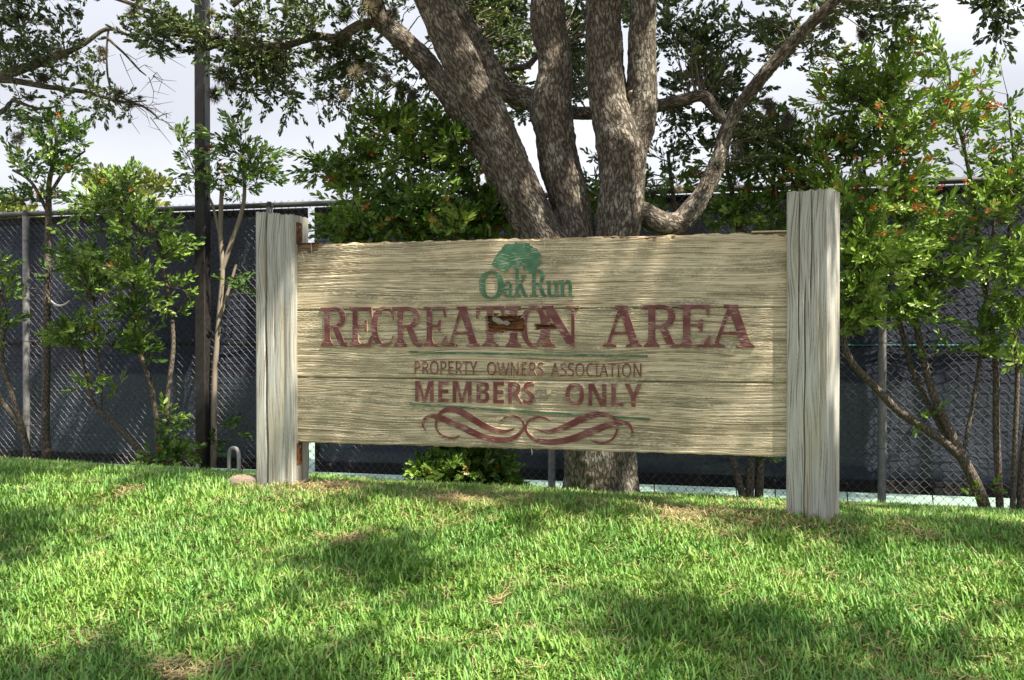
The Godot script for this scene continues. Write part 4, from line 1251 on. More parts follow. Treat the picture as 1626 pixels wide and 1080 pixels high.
	for p in [Vector4(-3.594, 2.318, -6.9, 0.0644), Vector4(-3.171, 2.331, -6.9, 0.0368), Vector4(-3.421, 1.864, -6.9, 0.0598), Vector4(-3.513, 1.722, -6.9, 0.0368), Vector4(-2.87, 1.754, -6.9, 0.0552), Vector4(-2.792, 1.676, -6.9, 0.046), Vector4(-2.714, 1.722, -6.9, 0.023), Vector4(-2.862, 1.516, -6.9, 0.023), Vector4(-3.606, 1.424, -6.9, 0.0598), Vector4(-2.758, 2.331, -6.9, 0.0644), Vector4(-2.433, 2.089, -6.9, 0.0368), Vector4(-3.136, 1.855, -6.9, 0.0414), Vector4(-3.686, 2.295, -6.9, 0.0552), Vector4(-3.319, 2.212, -6.9, 0.0276)]:
		part("ball_moss", moss, o2, Transform3D(Basis(Vector3(r.randf(), r.randf(), r.randf()).normalized(), r.randf() * TAU).scaled(Vector3.ONE * p.w / 0.072), v3(p)))
	for p in [Vector4(-3.296, 2.043, -6.9, 0.0598), Vector4(-2.989, 2.057, -6.9, 0.046), Vector4(-3.387, 2.272, -6.9, 0.0368)]:
		part("ball_moss", pale, o2, Transform3D(Basis(Vector3(r.randf(), r.randf(), r.randf()).normalized(), r.randf() * TAU).scaled(Vector3.ONE * p.w / 0.072), v3(p)))


func build_crown(o: Node3D, limbs: Array, spec: Dictionary) -> void:
	# the wide crown overhead, above the picture: boughs to leafy clumps with open places between them
	var r := RandomNumberGenerator.new()
	r.seed = 18
	var boughs: Array = []
	var clumps: Array = []
	var starts: Array[Vector4] = []
	for l in limbs:
		for k in (l.size() - 1) * 4 + 1: starts.append(spline(l, k / 4.0))
	var open := [[Vector2(-0.7, -4.25), Vector2(1.0, 0.45)], [Vector2(-2.1, -4.9), Vector2(0.8, 0.4)], [Vector2(-0.5, -3.2), Vector2(0.8, 0.35)], [Vector2(1.5, -3.2), Vector2(0.7, 0.35)], [Vector2(0.85, -4.65), Vector2(0.3, 0.2)], [Vector2(2.4, -7.2), Vector2(1.5, 0.9)], [Vector2(-3.75, -8.1), Vector2(0.75, 0.5)], [Vector2(-1.85, -7.5), Vector2(0.8, 0.35)], [Vector2(-4.9, -9.1), Vector2(0.35, 0.4)], [Vector2(-0.5, -5.6), Vector2(0.3, 0.2)], [Vector2(0.6, -5.4), Vector2(0.25, 0.2)], [Vector2(-1.0, -5.3), Vector2(0.2, 0.15)]]
	var tries := 0
	while clumps.size() < 300 and tries < 6000:
		tries += 1
		var p := Vector3(2.6, 5.0, -3.6) + Vector3(r.randf_range(-6.5, 6.5), r.randf_range(-1.6, 1.6), r.randf_range(-6.0, 6.0))
		if Vector2((p.x - 2.6) / 6.5, (p.z + 3.6) / 6.0).length() > 1.0: continue
		if p.z < -0.5 and p.y < -p.z * 0.37 + 0.75: continue          # these would hang into the picture
		var foot := p - SUN * ((p.y + 0.95) / SUN.y)
		var clear := false
		for g in open:
			if Vector2((foot.x - g[0].x) / g[1].x, (foot.z - g[0].y) / g[1].y).length() < 1.0: clear = true
		if clear: continue
		var best := starts[0]
		for q in starts:
			if v3(q).distance_to(p) < v3(best).distance_to(p): best = q
		var m := v3(best).lerp(p, 0.5) + Vector3(r.randf_range(-0.2, 0.2), 0.25, r.randf_range(-0.2, 0.2))
		boughs.append([Vector4(best.x, best.y, best.z, minf(best.w, 0.03)), Vector4(m.x, m.y, m.z, 0.018), Vector4(p.x, p.y, p.z, 0.007)])
		clumps.append([p, Vector3(0.52, 0.30, 0.52), 30])
		for k in [2, 4]:
			starts.append(spline(boughs[-1], k / 2.0))
	for b in boughs:
		var s := Shape.new()
		s.tinted = true
		tube(s, b, 6, 0.12)
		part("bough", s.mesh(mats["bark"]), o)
	var crown := Node3D.new()
	crown.name = "crown"
	o.add_child(crown)
	var own := spec.duplicate()
	own.seed = 55
	own.twig_share = 1.0
	own.gap = 0.024
	grow(crown, boughs, clumps, own)


func moss_ball(m: Material) -> ArrayMesh:
	var r := RandomNumberGenerator.new()
	r.seed = 12
	var s := Shape.new()
	for k in 230:
		var d := Vector3(r.randfn(), r.randfn(), r.randfn()).normalized()
		var e := (d + Vector3(r.randf_range(-1, 1), r.randf_range(-1, 0.4), r.randf_range(-1, 1)) * 0.5).normalized()
		var p1 := d * 0.032
		var p2 := p1 + e * r.randf_range(0.025, 0.055)
		tube(s, [Vector4(0, 0, 0, 0.0032), Vector4(p1.x, p1.y, p1.z, 0.0024), Vector4(p2.x, p2.y, p2.z, 0.0006)], 3, 0.04, 0.0, false)
	return s.mesh(m)


# ---------------------------------------------------------------- trees beyond the court
func build_far_trees() -> void:
	var r := RandomNumberGenerator.new()
	r.seed = 5
	var places := leaf_places(9, 0.5, 1.0, r)
	var big := sprig(places, 0.5, 0.24, 0.12, mats["leaf"])
	for t in [[Vector3(-16.2, -1.45, -40.0), 8.3, "bushy yellow green tree far beyond the court, above the left part of the fence", 1.4], [Vector3(-22.6, -1.45, -42.0), 7.2, "small yellow green treetop far off at the left edge of the fence", 1.5]]:
		var o := thing("far_tree", t[2], "tree", t[0])
		var h: float = t[1]
		var w: float = t[3]
		var trunk := [Vector4(0, -0.2, 0, 0.22), Vector4(0.1, h * 0.35, 0, 0.15), Vector4(0, h * 0.7, 0.1, 0.08)]
		var limbs := [trunk]
		for k in 5:
			var a := k * 1.3
			limbs.append([Vector4(0.05, h * (0.35 + 0.06 * k), 0, 0.08), Vector4(cos(a) * w * 0.4, h * (0.55 + 0.05 * k), sin(a) * w * 0.4, 0.05), Vector4(cos(a) * w * 0.8, h * (0.72 + 0.05 * k), sin(a) * w * 0.8, 0.02)])
		var s := Shape.new()
		s.tinted = true
		for l in limbs: tube(s, l, 10, 0.3, 0.01)
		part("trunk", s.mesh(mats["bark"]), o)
		var clumps: Array = []
		for k in 9:
			clumps.append([Vector3(r.randf_range(-w, w), h * r.randf_range(0.72, 0.97), r.randf_range(-w, w) * 0.7), Vector3(0.75, 0.5, 0.75), 9])
		grow(o, limbs, clumps, {"seed": 40, "dark": Color(0.13, 0.17, 0.035), "light": Color(0.28, 0.31, 0.075), "leafy": 1.4, "gap": 0.16, "mesh": big, "places": places, "length": 0.24, "width": 0.12})


# ---------------------------------------------------------------- shrubs
func shrub(label: String, stems: Array, clumps: Array, spec: Dictionary, base: Vector3, category := "shrub") -> void:
	var o := thing("tall_shrub", label, category, base)
	var moved: Array = []
	for st in stems:
		var l: Array = []
		for p in st: l.append(p - Vector4(base.x, base.y, base.z, 0))
		moved.append(l)
		var s := Shape.new()
		tube(s, l, 12, 0.04)
		part("stem", s.mesh(mats[spec.get("stem_bark", "stem bark")]), o)
	var cl: Array = []
	for c in clumps: cl.append([c[0] - base, c[1], c[2]])
	grow(o, moved, cl, spec)


func build_bushes() -> void:
	var r := RandomNumberGenerator.new()
	r.seed = 9
	var places := leaf_places(9, 0.13, 1.1, r)
	var m := sprig(places, 0.13, 0.058, 0.022, mats["leaf"])
	var spec := {"seed": 100, "dark": Color(0.070, 0.155, 0.030), "light": Color(0.27, 0.43, 0.075), "leafy": 0.55, "gap": 0.055, "mesh": m, "places": places, "length": 0.058, "width": 0.022, "red": 0.05, "singles": 240, "bark": "stem bark", "twig_share": 2.1}

	# right of the sign
	spec.seed = 101; spec.red = 0.13; spec.red_above = 1.9; spec.bright = 0.42; spec.twig_share = 1.3
	shrub("large leafy shrub with red new growth and several trunks, right of the right post", [
		[Vector4(3.368, -1.275, -6.7, 0.0451), Vector4(3.318, -1.118, -6.7, 0.042), Vector4(3.205, -0.894, -6.7, 0.0384), Vector4(3.115, -0.715, -6.7, 0.0348), Vector4(2.98, -0.402, -6.7, 0.0277), Vector4(2.89, -0.045, -6.7, 0.0246), Vector4(2.799, 0.446, -6.7, 0.021), Vector4(2.708, 1.026, -6.7, 0.0174), Vector4(2.618, 1.561, -6.7, 0.0103)],
		[Vector4(3.183, -0.872, -6.7, 0.0313), Vector4(3.004, -0.732, -6.65, 0.0293), Vector4(2.716, -0.55, -6.6, 0.0273), Vector4(2.499, -0.349, -6.55, 0.0258), Vector4(2.327, -0.173, -6.5, 0.0238), Vector4(2.275, 0.043, -6.5, 0.0204), Vector4(2.304, 0.433, -6.5, 0.0134), Vector4(2.273, 0.879, -6.6, 0.0101)],
		[Vector4(3.205, -0.916, -6.7, 0.0246), Vector4(3.048, -0.63, -6.75, 0.0212), Vector4(2.888, -0.272, -6.8, 0.0177), Vector4(2.774, 0.136, -6.8, 0.0177), Vector4(2.614, 0.589, -6.8, 0.0141), Vector4(2.522, 1.268, -6.8, 0.0104)],
		[Vector4(3.466, -1.261, -6.7, 0.0277), Vector4(3.456, -1.028, -6.7, 0.0264), Vector4(3.437, -0.67, -6.7, 0.0246), Vector4(3.426, -0.134, -6.7, 0.021), Vector4(3.335, 0.446, -6.7, 0.0174), Vector4(3.244, 1.115, -6.7, 0.0138), Vector4(3.108, 1.694, -6.7, 0.0103)],
		[Vector4(3.502, -1.242, -6.6, 0.0207), Vector4(3.518, -0.749, -6.6, 0.0172), Vector4(3.529, -0.132, -6.6, 0.0172), Vector4(3.461, 0.484, -6.6, 0.0136), Vector4(3.503, 1.099, -6.6, 0.0101), Vector4(3.457, 1.669, -6.6, 0.007)],
		[Vector4(3.609, -1.261, -6.7, 0.0277), Vector4(3.63, -0.894, -6.7, 0.0277), Vector4(3.695, -0.313, -6.7, 0.0246), Vector4(3.737, 0.491, -6.7, 0.0174), Vector4(3.689, 1.249, -6.7, 0.0103)],
		[Vector4(3.196, -0.885, -6.7, 0.0138), Vector4(3.302, -0.313, -6.7, 0.0138), Vector4(3.358, 0.223, -6.7, 0.0121), Vector4(3.423, 0.848, -6.7, 0.0089)]],
		[[Vector3(2.578, 1.844, -6.6), Vector3(0.45, 0.25, 0.35), 26], [Vector3(2.227, 1.538, -6.6), Vector3(0.40, 0.30, 0.35), 26], [Vector3(2.756, 1.428, -6.5), Vector3(0.5, 0.35, 0.4), 34], [Vector3(3.232, 1.514, -6.5), Vector3(0.30, 0.3, 0.35), 16], [Vector3(2.128, 1.205, -6.7), Vector3(0.3, 0.22, 0.3), 18], [Vector3(2.502, 0.938, -6.4), Vector3(0.5, 0.3, 0.4), 36], [Vector3(3.099, 0.938, -6.4), Vector3(0.45, 0.3, 0.4), 32], [Vector3(3.493, 1.212, -6.5), Vector3(0.3, 0.4, 0.35), 20],
		[Vector3(2.401, 0.462, -6.3), Vector3(0.32, 0.22, 0.35), 28], [Vector3(3.314, 0.469, -6.4), Vector3(0.4, 0.3, 0.35), 34], [Vector3(2.889, 0.476, -6.5), Vector3(0.3, 0.25, 0.3), 26], [Vector3(2.36, 0.168, -6.3), Vector3(0.24, 0.2, 0.25), 18], [Vector3(3.358, -0.043, -6.4), Vector3(0.28, 0.25, 0.3), 16], [Vector3(2.254, 0.588, -6.3), Vector3(0.12, 0.25, 0.2), 7], [Vector3(3.193, 1.669, -6.6), Vector3(0.12, 0.3, 0.2), 5], [Vector3(3.413, 1.669, -6.6), Vector3(0.08, 0.28, 0.2), 3], [Vector3(2.717, 0.128, -6.4), Vector3(0.28, 0.12, 0.25), 12], [Vector3(3.29, -1.101, -6.6), Vector3(0.12, 0.06, 0.12), 2], [Vector3(2.892, -0.528, -6.6), Vector3(0.12, 0.12, 0.12), 2]], spec, Vector3(3.385, -1.261, -6.7))
	# behind the oak on the right
	spec.seed = 102; spec.red = 0.02; spec.red_above = 0.0; spec.bright = 0.1; spec.twig_share = 1.7; spec.singles = 60
	shrub("dark green shrub between the oak and the right post, in front of the fence", [
		[Vector4(1.736, -1.197, -6.9, 0.0322), Vector4(1.758, -0.322, -6.9, 0.0276), Vector4(1.687, 0.598, -6.9, 0.023), Vector4(1.548, 1.286, -6.9, 0.0138)], [Vector4(1.805, -1.197, -6.9, 0.0322), Vector4(1.849, -0.138, -6.9, 0.0276), Vector4(1.894, 0.69, -6.9, 0.0184), Vector4(1.916, 1.424, -6.9, 0.0138)], [Vector4(1.69, -1.197, -6.9, 0.0276), Vector4(1.433, -0.14, -7, 0.0233), Vector4(1.245, 0.7, -7, 0.0187), Vector4(1.151, 1.352, -7, 0.0117)]],
		[[Vector3(1.843, 0.906, -6.8), Vector3(0.30, 0.18, 0.25), 24], [Vector3(1.686, 1.286, -6.9), Vector3(0.3, 0.25, 0.3), 16], [Vector3(1.198, 1.212, -7), Vector3(0.2, 0.2, 0.25), 9], [Vector3(1.888, 1.313, -6.8), Vector3(0.2, 0.25, 0.3), 18], [Vector3(1.504, 0.826, -6.7), Vector3(0.18, 0.09, 0.2), 7], [Vector3(1.846, -0.68, -6.8), Vector3(0.10, 0.3, 0.2), 3], [Vector3(0.553, 1.088, -7.1), Vector3(0.12, 0.3, 0.25), 10], [Vector3(1.058, 0.932, -7), Vector3(0.1, 0.1, 0.15), 3]], spec, Vector3(1.745, -1.243, -6.9))
	# behind the board on the left
	spec.seed = 103; spec.red = 0.04; spec.bright = 0.15; spec.twig_share = 1.9; spec.singles = 240
	shrub("broad dark green shrub rising above the left half of the sign board", [
		[Vector4(-0.382, -1.174, -6.9, 0.0368), Vector4(-0.391, -0.552, -6.9, 0.0322), Vector4(-0.52, 0.23, -6.9, 0.0276), Vector4(-0.703, 0.873, -6.9, 0.0184), Vector4(-0.795, 1.424, -6.9, 0.0115)], [Vector4(-0.327, -1.174, -6.9, 0.0368), Vector4(-0.244, -0.414, -6.9, 0.0322), Vector4(-0.198, 0.368, -6.9, 0.0276), Vector4(-0.244, 0.965, -6.9, 0.0184), Vector4(-0.427, 1.378, -6.9, 0.0115)], [Vector4(-0.419, -1.174, -6.9, 0.0322), Vector4(-0.658, -0.414, -6.9, 0.0276), Vector4(-0.934, 0.276, -6.9, 0.023), Vector4(-1.117, 0.781, -6.9, 0.0184), Vector4(-1.162, 1.286, -6.9, 0.0115)]],
		[[Vector3(-0.951, 0.848, -6.7), Vector3(0.38, 0.22, 0.35), 34], [Vector3(-0.497, 0.835, -6.6), Vector3(0.42, 0.22, 0.35), 38], [Vector3(-0.783, 1.313, -6.8), Vector3(0.36, 0.22, 0.35), 34], [Vector3(-0.415, 1.249, -6.7), Vector3(0.28, 0.2, 0.3), 24], [Vector3(-1.146, 1.177, -6.8), Vector3(0.22, 0.2, 0.3), 16], [Vector3(-0.874, 1.562, -6.8), Vector3(0.2, 0.14, 0.25), 11], [Vector3(-0.101, 0.835, -6.6), Vector3(0.2, 0.18, 0.25), 16], [Vector3(-0.557, 1.539, -6.8), Vector3(0.14, 0.12, 0.2), 6], [Vector3(-1.395, 1.2, -6.8), Vector3(0.1, 0.14, 0.15), 5], [Vector3(-1.2, 0.725, -6.6), Vector3(0.2, 0.1, 0.2), 8],
		[Vector3(-0.322, -0.947, -6.6), Vector3(0.36, 0.12, 0.25), 34], [Vector3(-0.416, -0.715, -6.7), Vector3(0.3, 0.12, 0.25), 14], [Vector3(-0.056, -1.041, -6.5), Vector3(0.12, 0.05, 0.1), 5], [Vector3(-0.542, -1.035, -6.6), Vector3(0.15, 0.06, 0.12), 6]], spec, Vector3(-0.373, -1.22, -6.9))
	# left of the pole
	spec.seed = 104; spec.red = 0.03; spec.bright = 0.2; spec.twig_share = 1.2
	shrub("shrub with sunlit green leaves and a bent trunk left of the brown pole", [
		[Vector4(-2.989, -1.132, -8, 0.024), Vector4(-3.005, -0.907, -8, 0.024), Vector4(-3.026, -0.64, -8, 0.0213), Vector4(-3.078, -0.373, -8, 0.0213), Vector4(-3.189, -0.053, -8, 0.0187), Vector4(-3.215, 0.32, -8, 0.016), Vector4(-3.134, 0.693, -8, 0.0133), Vector4(-3.266, 1.066, -8, 0.0107)],
		[Vector4(-3.042, -1.086, -7.9, 0.0211), Vector4(-3.126, -0.959, -7.9, 0.0237), Vector4(-3.283, -0.79, -7.9, 0.0237), Vector4(-3.441, -0.659, -7.9, 0.0211), Vector4(-3.504, -0.58, -7.9, 0.0158), Vector4(-3.572, -0.316, -7.9, 0.0132), Vector4(-3.65, 0.053, -7.9, 0.0105)],
		[Vector4(-2.96, -1.139, -8.05, 0.0215), Vector4(-2.942, -0.591, -8.05, 0.0215), Vector4(-2.905, -0.054, -8.1, 0.0189), Vector4(-2.974, 0.486, -8.1, 0.0162), Vector4(-3.065, 0.917, -8.1, 0.0108)],
		[Vector4(-3.441, -0.632, -7.9, 0.0132), Vector4(-3.44, -0.369, -7.9, 0.0105), Vector4(-3.481, -0.053, -7.9, 0.0095), Vector4(-3.491, 0.263, -7.9, 0.0079)]],
		[[Vector3(-3.32, 1.066, -8), Vector3(0.42, 0.2, 0.3), 24], [Vector3(-3.054, 0.799, -8), Vector3(0.38, 0.25, 0.3), 26], [Vector3(-3.534, 0.64, -8), Vector3(0.34, 0.3, 0.3), 24], [Vector3(-3.135, 0.364, -7.8), Vector3(0.3, 0.25, 0.25), 24], [Vector3(-3.552, 0, -7.8), Vector3(0.26, 0.18, 0.25), 20], [Vector3(-3.084, -0.078, -7.8), Vector3(0.2, 0.15, 0.2), 10], [Vector3(-2.835, -0.843, -7.9), Vector3(0.18, 0.22, 0.15), 11], [Vector3(-3.44, -0.421, -7.9), Vector3(0.25, 0.1, 0.2), 5], [Vector3(-2.826, -1.041, -7.8), Vector3(0.2, 0.05, 0.1), 7], [Vector3(-3.266, 1.279, -8), Vector3(0.15, 0.12, 0.2), 8], [Vector3(-2.877, 0.324, -8.1), Vector3(0.12, 0.2, 0.2), 5]], spec, Vector3(-3.016, -1.148, -8))
	# right of the pole
	spec.seed = 105; spec.red = 0.04; spec.bright = -0.05; spec.singles = 120
	shrub("slender pale stemmed shrub just right of the brown pole, leafy only at its top", [
		[Vector4(-2.631, -1.174, -8.3, 0.0277), Vector4(-2.619, -0.72, -8.3, 0.0255), Vector4(-2.612, -0.332, -8.3, 0.0243), Vector4(-2.573, 0.166, -8.3, 0.0221), Vector4(-2.544, 0.553, -8.3, 0.021), Vector4(-2.56, 0.885, -8.3, 0.0221), Vector4(-2.548, 1.271, -8.3, 0.0166)],
		[Vector4(-2.55, 0.553, -8.3, 0.0221), Vector4(-2.472, 0.774, -8.3, 0.0221), Vector4(-2.394, 0.995, -8.3, 0.0194), Vector4(-2.349, 1.216, -8.3, 0.0166), Vector4(-2.365, 1.547, -8.3, 0.0111)], [Vector4(-2.589, 0.055, -8.3, 0.0166), Vector4(-2.506, 0.332, -8.3, 0.0138), Vector4(-2.422, 0.608, -8.3, 0.0111)], [Vector4(-2.56, 0.829, -8.3, 0.0138), Vector4(-2.642, 1.161, -8.3, 0.0111), Vector4(-2.78, 1.382, -8.3, 0.0083)]],
		[[Vector3(-2.473, 1.692, -8.2), Vector3(0.16, 0.22, 0.2), 13], [Vector3(-2.392, 1.338, -8.2), Vector3(0.35, 0.16, 0.25), 20], [Vector3(-2.2, 1.474, -8.2), Vector3(0.2, 0.12, 0.2), 9], [Vector3(-2.774, 1.311, -8.2), Vector3(0.16, 0.2, 0.2), 9], [Vector3(-2.506, -0.93, -8.2), Vector3(0.12, 0.25, 0.12), 4], [Vector3(-2.339, 0.383, -8.2), Vector3(0.15, 0.12, 0.15), 3], [Vector3(-2.8, 1.692, -8.2), Vector3(0.08, 0.15, 0.12), 3], [Vector3(-2.036, 1.556, -8.2), Vector3(0.08, 0.06, 0.1), 2]], spec.merged({"stem_bark": "pale twig"}, true), Vector3(-2.62, -1.191, -8.3))
	# far left
	spec.seed = 106; spec.red = 0.02; spec.bright = -0.15; spec.singles = 120
	shrub("slim shrub with one bare trunk before the fence at the far left", [
		[Vector4(-4.082, -1.152, -8.3, 0.0443), Vector4(-4.103, -0.831, -8.3, 0.036), Vector4(-4.09, -0.166, -8.3, 0.0332), Vector4(-4.082, 0.498, -8.3, 0.0277), Vector4(-4.069, 1.05, -8.3, 0.0277), Vector4(-4.063, 1.327, -8.3, 0.0221), Vector4(-3.995, 1.658, -8.3, 0.0166), Vector4(-4.05, 1.878, -8.3, 0.0111)], [Vector4(-4.069, 1.05, -8.3, 0.0166), Vector4(-4.217, 1.327, -8.3, 0.0138), Vector4(-4.383, 1.437, -8.3, 0.0111)], [Vector4(-4.063, 1.216, -8.3, 0.0166), Vector4(-3.885, 1.492, -8.3, 0.0138), Vector4(-3.747, 1.603, -8.3, 0.0083)]],
		[[Vector3(-4.001, 1.72, -8.2), Vector3(0.32, 0.15, 0.25), 24], [Vector3(-4.111, 1.474, -8.2), Vector3(0.25, 0.15, 0.25), 11], [Vector3(-3.811, 1.529, -8.2), Vector3(0.2, 0.16, 0.2), 12], [Vector3(-4.003, 1.201, -8.2), Vector3(0.16, 0.1, 0.16), 7], [Vector3(-4.385, 1.201, -8.2), Vector3(0.15, 0.1, 0.15), 6], [Vector3(-4.056, 1.856, -8.2), Vector3(0.25, 0.08, 0.2), 8], [Vector3(-3.978, 0.546, -8.2), Vector3(0.14, 0.1, 0.12), 3]], spec, Vector3(-4.082, -1.191, -8.3))
	spec.seed = 107; spec.red = 0.0; spec.bright = 0.0; spec.singles = 60
	shrub("thin stemmed shrub leaning in at the left edge of the lawn", [
		[Vector4(-4.146, -1.146, -8.1, 0.0324), Vector4(-4.177, -0.919, -8.1, 0.027), Vector4(-4.285, -0.702, -8.1, 0.0243), Vector4(-4.392, -0.551, -8.1, 0.0216), Vector4(-4.553, -0.162, -8.1, 0.0162)], [Vector4(-4.156, -1.108, -8.1, 0.027), Vector4(-4.199, -0.811, -8.1, 0.0243), Vector4(-4.305, -0.486, -8.1, 0.0216), Vector4(-4.38, -0.162, -8.1, 0.0189), Vector4(-4.346, 0.162, -8.1, 0.0162), Vector4(-4.442, 0.54, -8.1, 0.0108)]],
		[[Vector3(-4.281, 0.48, -8), Vector3(0.2, 0.18, 0.2), 10], [Vector3(-4.309, 0.053, -8), Vector3(0.14, 0.12, 0.15), 5], [Vector3(-4.548, 0.373, -8), Vector3(0.25, 0.4, 0.25), 12]], spec, Vector3(-4.151, -1.162, -8.1))


# ---------------------------------------------------------------- small things
func build_small_things() -> void:
	var at := Vector3(-2.717, 0, -8.3)
	var base := ground(at.x, at.z)
	var o := thing("lamp_pole", "square dark bronze steel pole standing left of the sign, taller than the picture", "pole", Vector3(at.x, base, at.z), YAW)
	var s := Shape.new()
	s.box(Vector3(-0.05, -0.15, -0.05), Vector3(0.05, 5.6, 0.05), 0.007)
	part("shaft", s.mesh(mats["bronze paint"]), o)
	s = Shape.new()
	s.box(Vector3(-0.09, 5.6, -0.09), Vector3(0.09, 5.64, 0.09), 0.01)
	s.box(Vector3(-0.11, 5.641, -0.1), Vector3(0.11, 5.74, 0.42), 0.02)
	part("lamp_head", s.mesh(mats["bronze paint"]), o)
	s = Shape.new()
	s.box(Vector3(-0.043, 0.06, 0.0505), Vector3(0.022, 0.19, 0.058), 0.006)
	var cover := part("hand_hole_cover", s.mesh(mats["bronze paint"]), o)
	s = Shape.new()
	for k in [[0.128, 0.145, 0.026], [0.105, 0.126, 0.032], [0.088, 0.102, 0.024], [0.077, 0.085, 0.031]]:
		s.box(Vector3(-0.034, k[0], 0.0581), Vector3(-0.034 + k[2], k[1], 0.0588), 0.0002)
	part("sticker", s.mesh(mats["white sticker"]), cover)
	for y in [0.075, 0.172]:
		s = Shape.new()
		tube(s, [Vector4(-0.02, y, 0.0578, 0.005), Vector4(-0.02, y, 0.0605, 0.004)], 10, 0.01)
		part("screw", s.mesh(mats["wire"]), cover)

	# bent white pipe
	at = Vector3(-2.416, 0, -8.2)
	base = ground(at.x, at.z)
	s = Shape.new()
	tube(s, [Vector4(-0.058, -0.1, 0, 0.017), Vector4(-0.058, 0.02, 0, 0.017), Vector4(-0.056, 0.14, 0, 0.017), Vector4(-0.036, 0.185, 0, 0.017), Vector4(0, 0.198, 0, 0.017), Vector4(0.036, 0.185, 0, 0.017), Vector4(0.056, 0.14, 0, 0.017), Vector4(0.058, 0.02, 0, 0.017), Vector4(0.058, -0.1, 0, 0.017)], 14, 0.012)
	var pipe_loop := part("bent_pipe", s.mesh(mats["white paint"]), self, Transform3D(Basis(Vector3.UP, -0.5), Vector3(at.x, -1.19, at.z)))
	tag(pipe_loop, "white pipe bent into an upside down U between the pole and the left post", "pipe")

	# dried mound at the foot of the left post
	at = Vector3(-1.443, -0.824, -5.1)
	s = Shape.new()
	var n := 40
	for j in n + 1:
		for i in n + 1:
			var q := Vector2(i - n / 2.0, j - n / 2.0) / (n / 2.0)
			var rr := q.length()
			var h := sqrt(maxf(0.0, 1.0 - pow(minf(rr, 1.0), 6.0))) * 0.060 + fine.get_noise_2d(q.x * 6.0, q.y * 6.0) * 0.012 * (1.0 - minf(rr, 1.0)) - (0.03 if rr >= 1.0 else 0.0)
			s.put(Vector3(q.x * 0.095 * (1.0 + 0.12 * soft.get_noise_2d(q.x * 2.0, q.y * 2.0)), h, -q.y * 0.07), Vector3.UP)
	s.grid(n, n, 0)
	s.smooth()
	tag(part("earth_mound", s.mesh(mats["dried mound"]), self, Transform3D(Basis(), Vector3(at.x, ground(at.x, at.z) - 0.005, at.z))), "low brown crusted mound against the left foot of the left post", "mound")

	# a curved white strip just in front of the fence
	s = Shape.new()
	tube(s, [Vector4(-4.292, 0.338, -8.75, 0.0035), Vector4(-4.257, 0.292, -8.75, 0.0093), Vector4(-4.205, 0.26, -8.75, 0.0128), Vector4(-4.147, 0.268, -8.75, 0.0105), Vector4(-4.094, 0.309, -8.75, 0.0029)], 6, 0.01)
	tag(part("white_strip", s.mesh(mats["white paint"]), self), "small curved white strip in front of the fence at the far left", "strip")


# ---------------------------------------------------------------- grass
func blade(s: Shape, at: Transform3D, length: float, width: float, bend: float, col: Color) -> void:
	var base := s.v.size()
	var rows := [[0.0, 0.75], [0.4, 1.0], [0.75, 0.75], [1.0, 0.08]]
	for k in rows:
		var a: float = bend * k[0]
		var y: float = length * k[0] * cos(a * 0.5)
		var z: float = length * k[0] * sin(a * 0.5)
		for x in [-0.5, 0.5]:
			s.put(at * Vector3(x * width * k[1], y, z), at.basis * Vector3(x * 0.5, sin(a) * 0.6, -cos(a)).normalized(), Vector2.ZERO, col)
	for k in rows.size() - 1:
		var a := base + k * 2
		s.tri(a, a + 3, a + 2); s.tri(a, a + 1, a + 3)


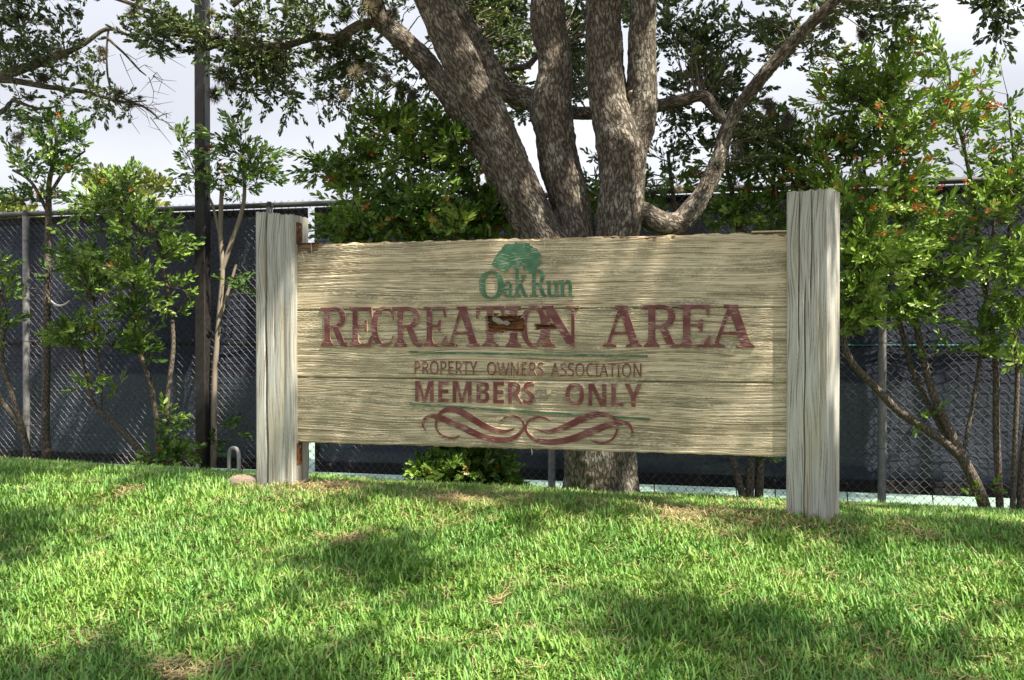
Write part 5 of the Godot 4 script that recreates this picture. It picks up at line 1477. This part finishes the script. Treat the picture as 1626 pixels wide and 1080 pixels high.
func build_grass() -> void:
	var r := RandomNumberGenerator.new()
	r.seed = 4
	var tufts: Array[ArrayMesh] = []
	for k in 6:
		var s := Shape.new()
		s.tinted = true
		for q in 7:
			var lean := r.randf_range(0.1, 1.35)
			var b := Basis(Vector3.UP, r.randf() * TAU) * Basis(Vector3.RIGHT, lean)
			var tone := r.randf_range(0.75, 1.25)
			blade(s, Transform3D(b, Vector3(r.randf_range(-0.022, 0.022), -0.004, r.randf_range(-0.022, 0.022))), r.randf_range(0.03, 0.072), r.randf_range(0.0032, 0.0062), r.randf_range(0.1, 1.3), Color(tone * r.randf_range(0.85, 1.2), tone, tone * 0.9))
		tufts.append(s.mesh(mats["grass blade"]))
	var dry: Array[ArrayMesh] = []
	for k in 3:
		var s := Shape.new()
		s.tinted = true
		for q in 6:
			var b := Basis(Vector3.UP, r.randf() * TAU) * Basis(Vector3.RIGHT, r.randf_range(1.0, 1.6))
			var tone := r.randf_range(0.7, 1.2)
			blade(s, Transform3D(b, Vector3(r.randf_range(-0.03, 0.03), r.randf_range(0.0, 0.018), r.randf_range(-0.03, 0.03))), r.randf_range(0.02, 0.055), r.randf_range(0.002, 0.0045), r.randf_range(-0.3, 0.6), Color(tone, tone * 0.95, tone * 0.9))
		dry.append(s.mesh(mats["dry blade"]))
	var where: Array = [[], [], [], [], [], []]
	var tints: Array = [[], [], [], [], [], []]
	var dry_where: Array = [[], [], []]
	var dry_tints: Array = [[], [], []]
	for n in 230000:
		var d := pow(r.randf(), 0.62) * 7.6 + 2.0
		var x := r.randf_range(-0.66, 0.66) * d
		var z := -d
		var q := along_sign(Vector3(x, 0, z))
		if q.y < -3.06: continue
		var bare := soft.get_noise_2d(x * 1.3 + 20.0, z * 1.3) + 0.45 * fine.get_noise_2d(x * 4.0, z * 4.0)       # worn places
		var under := exp(-pow(q.y / 0.30, 2.0)) * smoothstep(1.75, 1.2, absf(q.x)) * (0.65 + 0.5 * soft.get_noise_2d(q.x * 2.0, 9.0))       # trodden strip along the foot of the sign
		var worn := clampf(smoothstep(0.85, 1.2, bare) + under, 0.0, 1.0)
		var y := ground(x, z)
		if r.randf() < 0.055 + 0.5 * worn:
			var k := r.randi_range(0, 2)
			dry_where[k].append(Transform3D(Basis(Vector3.UP, r.randf() * TAU).scaled(Vector3.ONE * r.randf_range(0.7, 1.3)), Vector3(x, y + r.randf() * 0.012, z)))
			dry_tints[k].append(Color(0.36, 0.25, 0.13).lerp(Color(0.50, 0.43, 0.24), r.randf()))
		if r.randf() < worn * 0.8: continue
		var size := r.randf_range(0.7, 1.25) * (1.0 - 0.35 * worn) * (1.0 + 0.25 * soft.get_noise_2d(x * 2.5, z * 2.5 + 40.0))
		if q.y < -0.25: size *= 0.85
		var k := r.randi_range(0, 5)
		where[k].append(Transform3D(Basis(Vector3.UP, r.randf() * TAU).scaled(Vector3(size, size, size)), Vector3(x, y, z)))
		var tone := clampf(0.5 + 0.3 * soft.get_noise_2d(x * 1.7, z * 1.7 + 12.0) + r.randf_range(-0.4, 0.4), 0, 1)
		tints[k].append(Color(0.10, 0.262, 0.048).lerp(Color(0.245, 0.41, 0.075), tone).lerp(Color(0.30, 0.30, 0.09), 0.35 * worn))
	var lawn := Node3D.new()
	lawn.name = numbered("grass")
	add_child(lawn)
	lawn.set_meta("kind", "stuff")
	lawn.set_meta("label", "bright green broad bladed lawn grass on the slope before the sign")
	lawn.set_meta("category", "grass")
	for k in 6: many("green_blades" if k == 0 else "green_blades_%03d" % k, tufts[k], where[k], tints[k], lawn)
	for k in 3: many("dry_blades" if k == 0 else "dry_blades_%03d" % k, dry[k], dry_where[k], dry_tints[k], lawn)
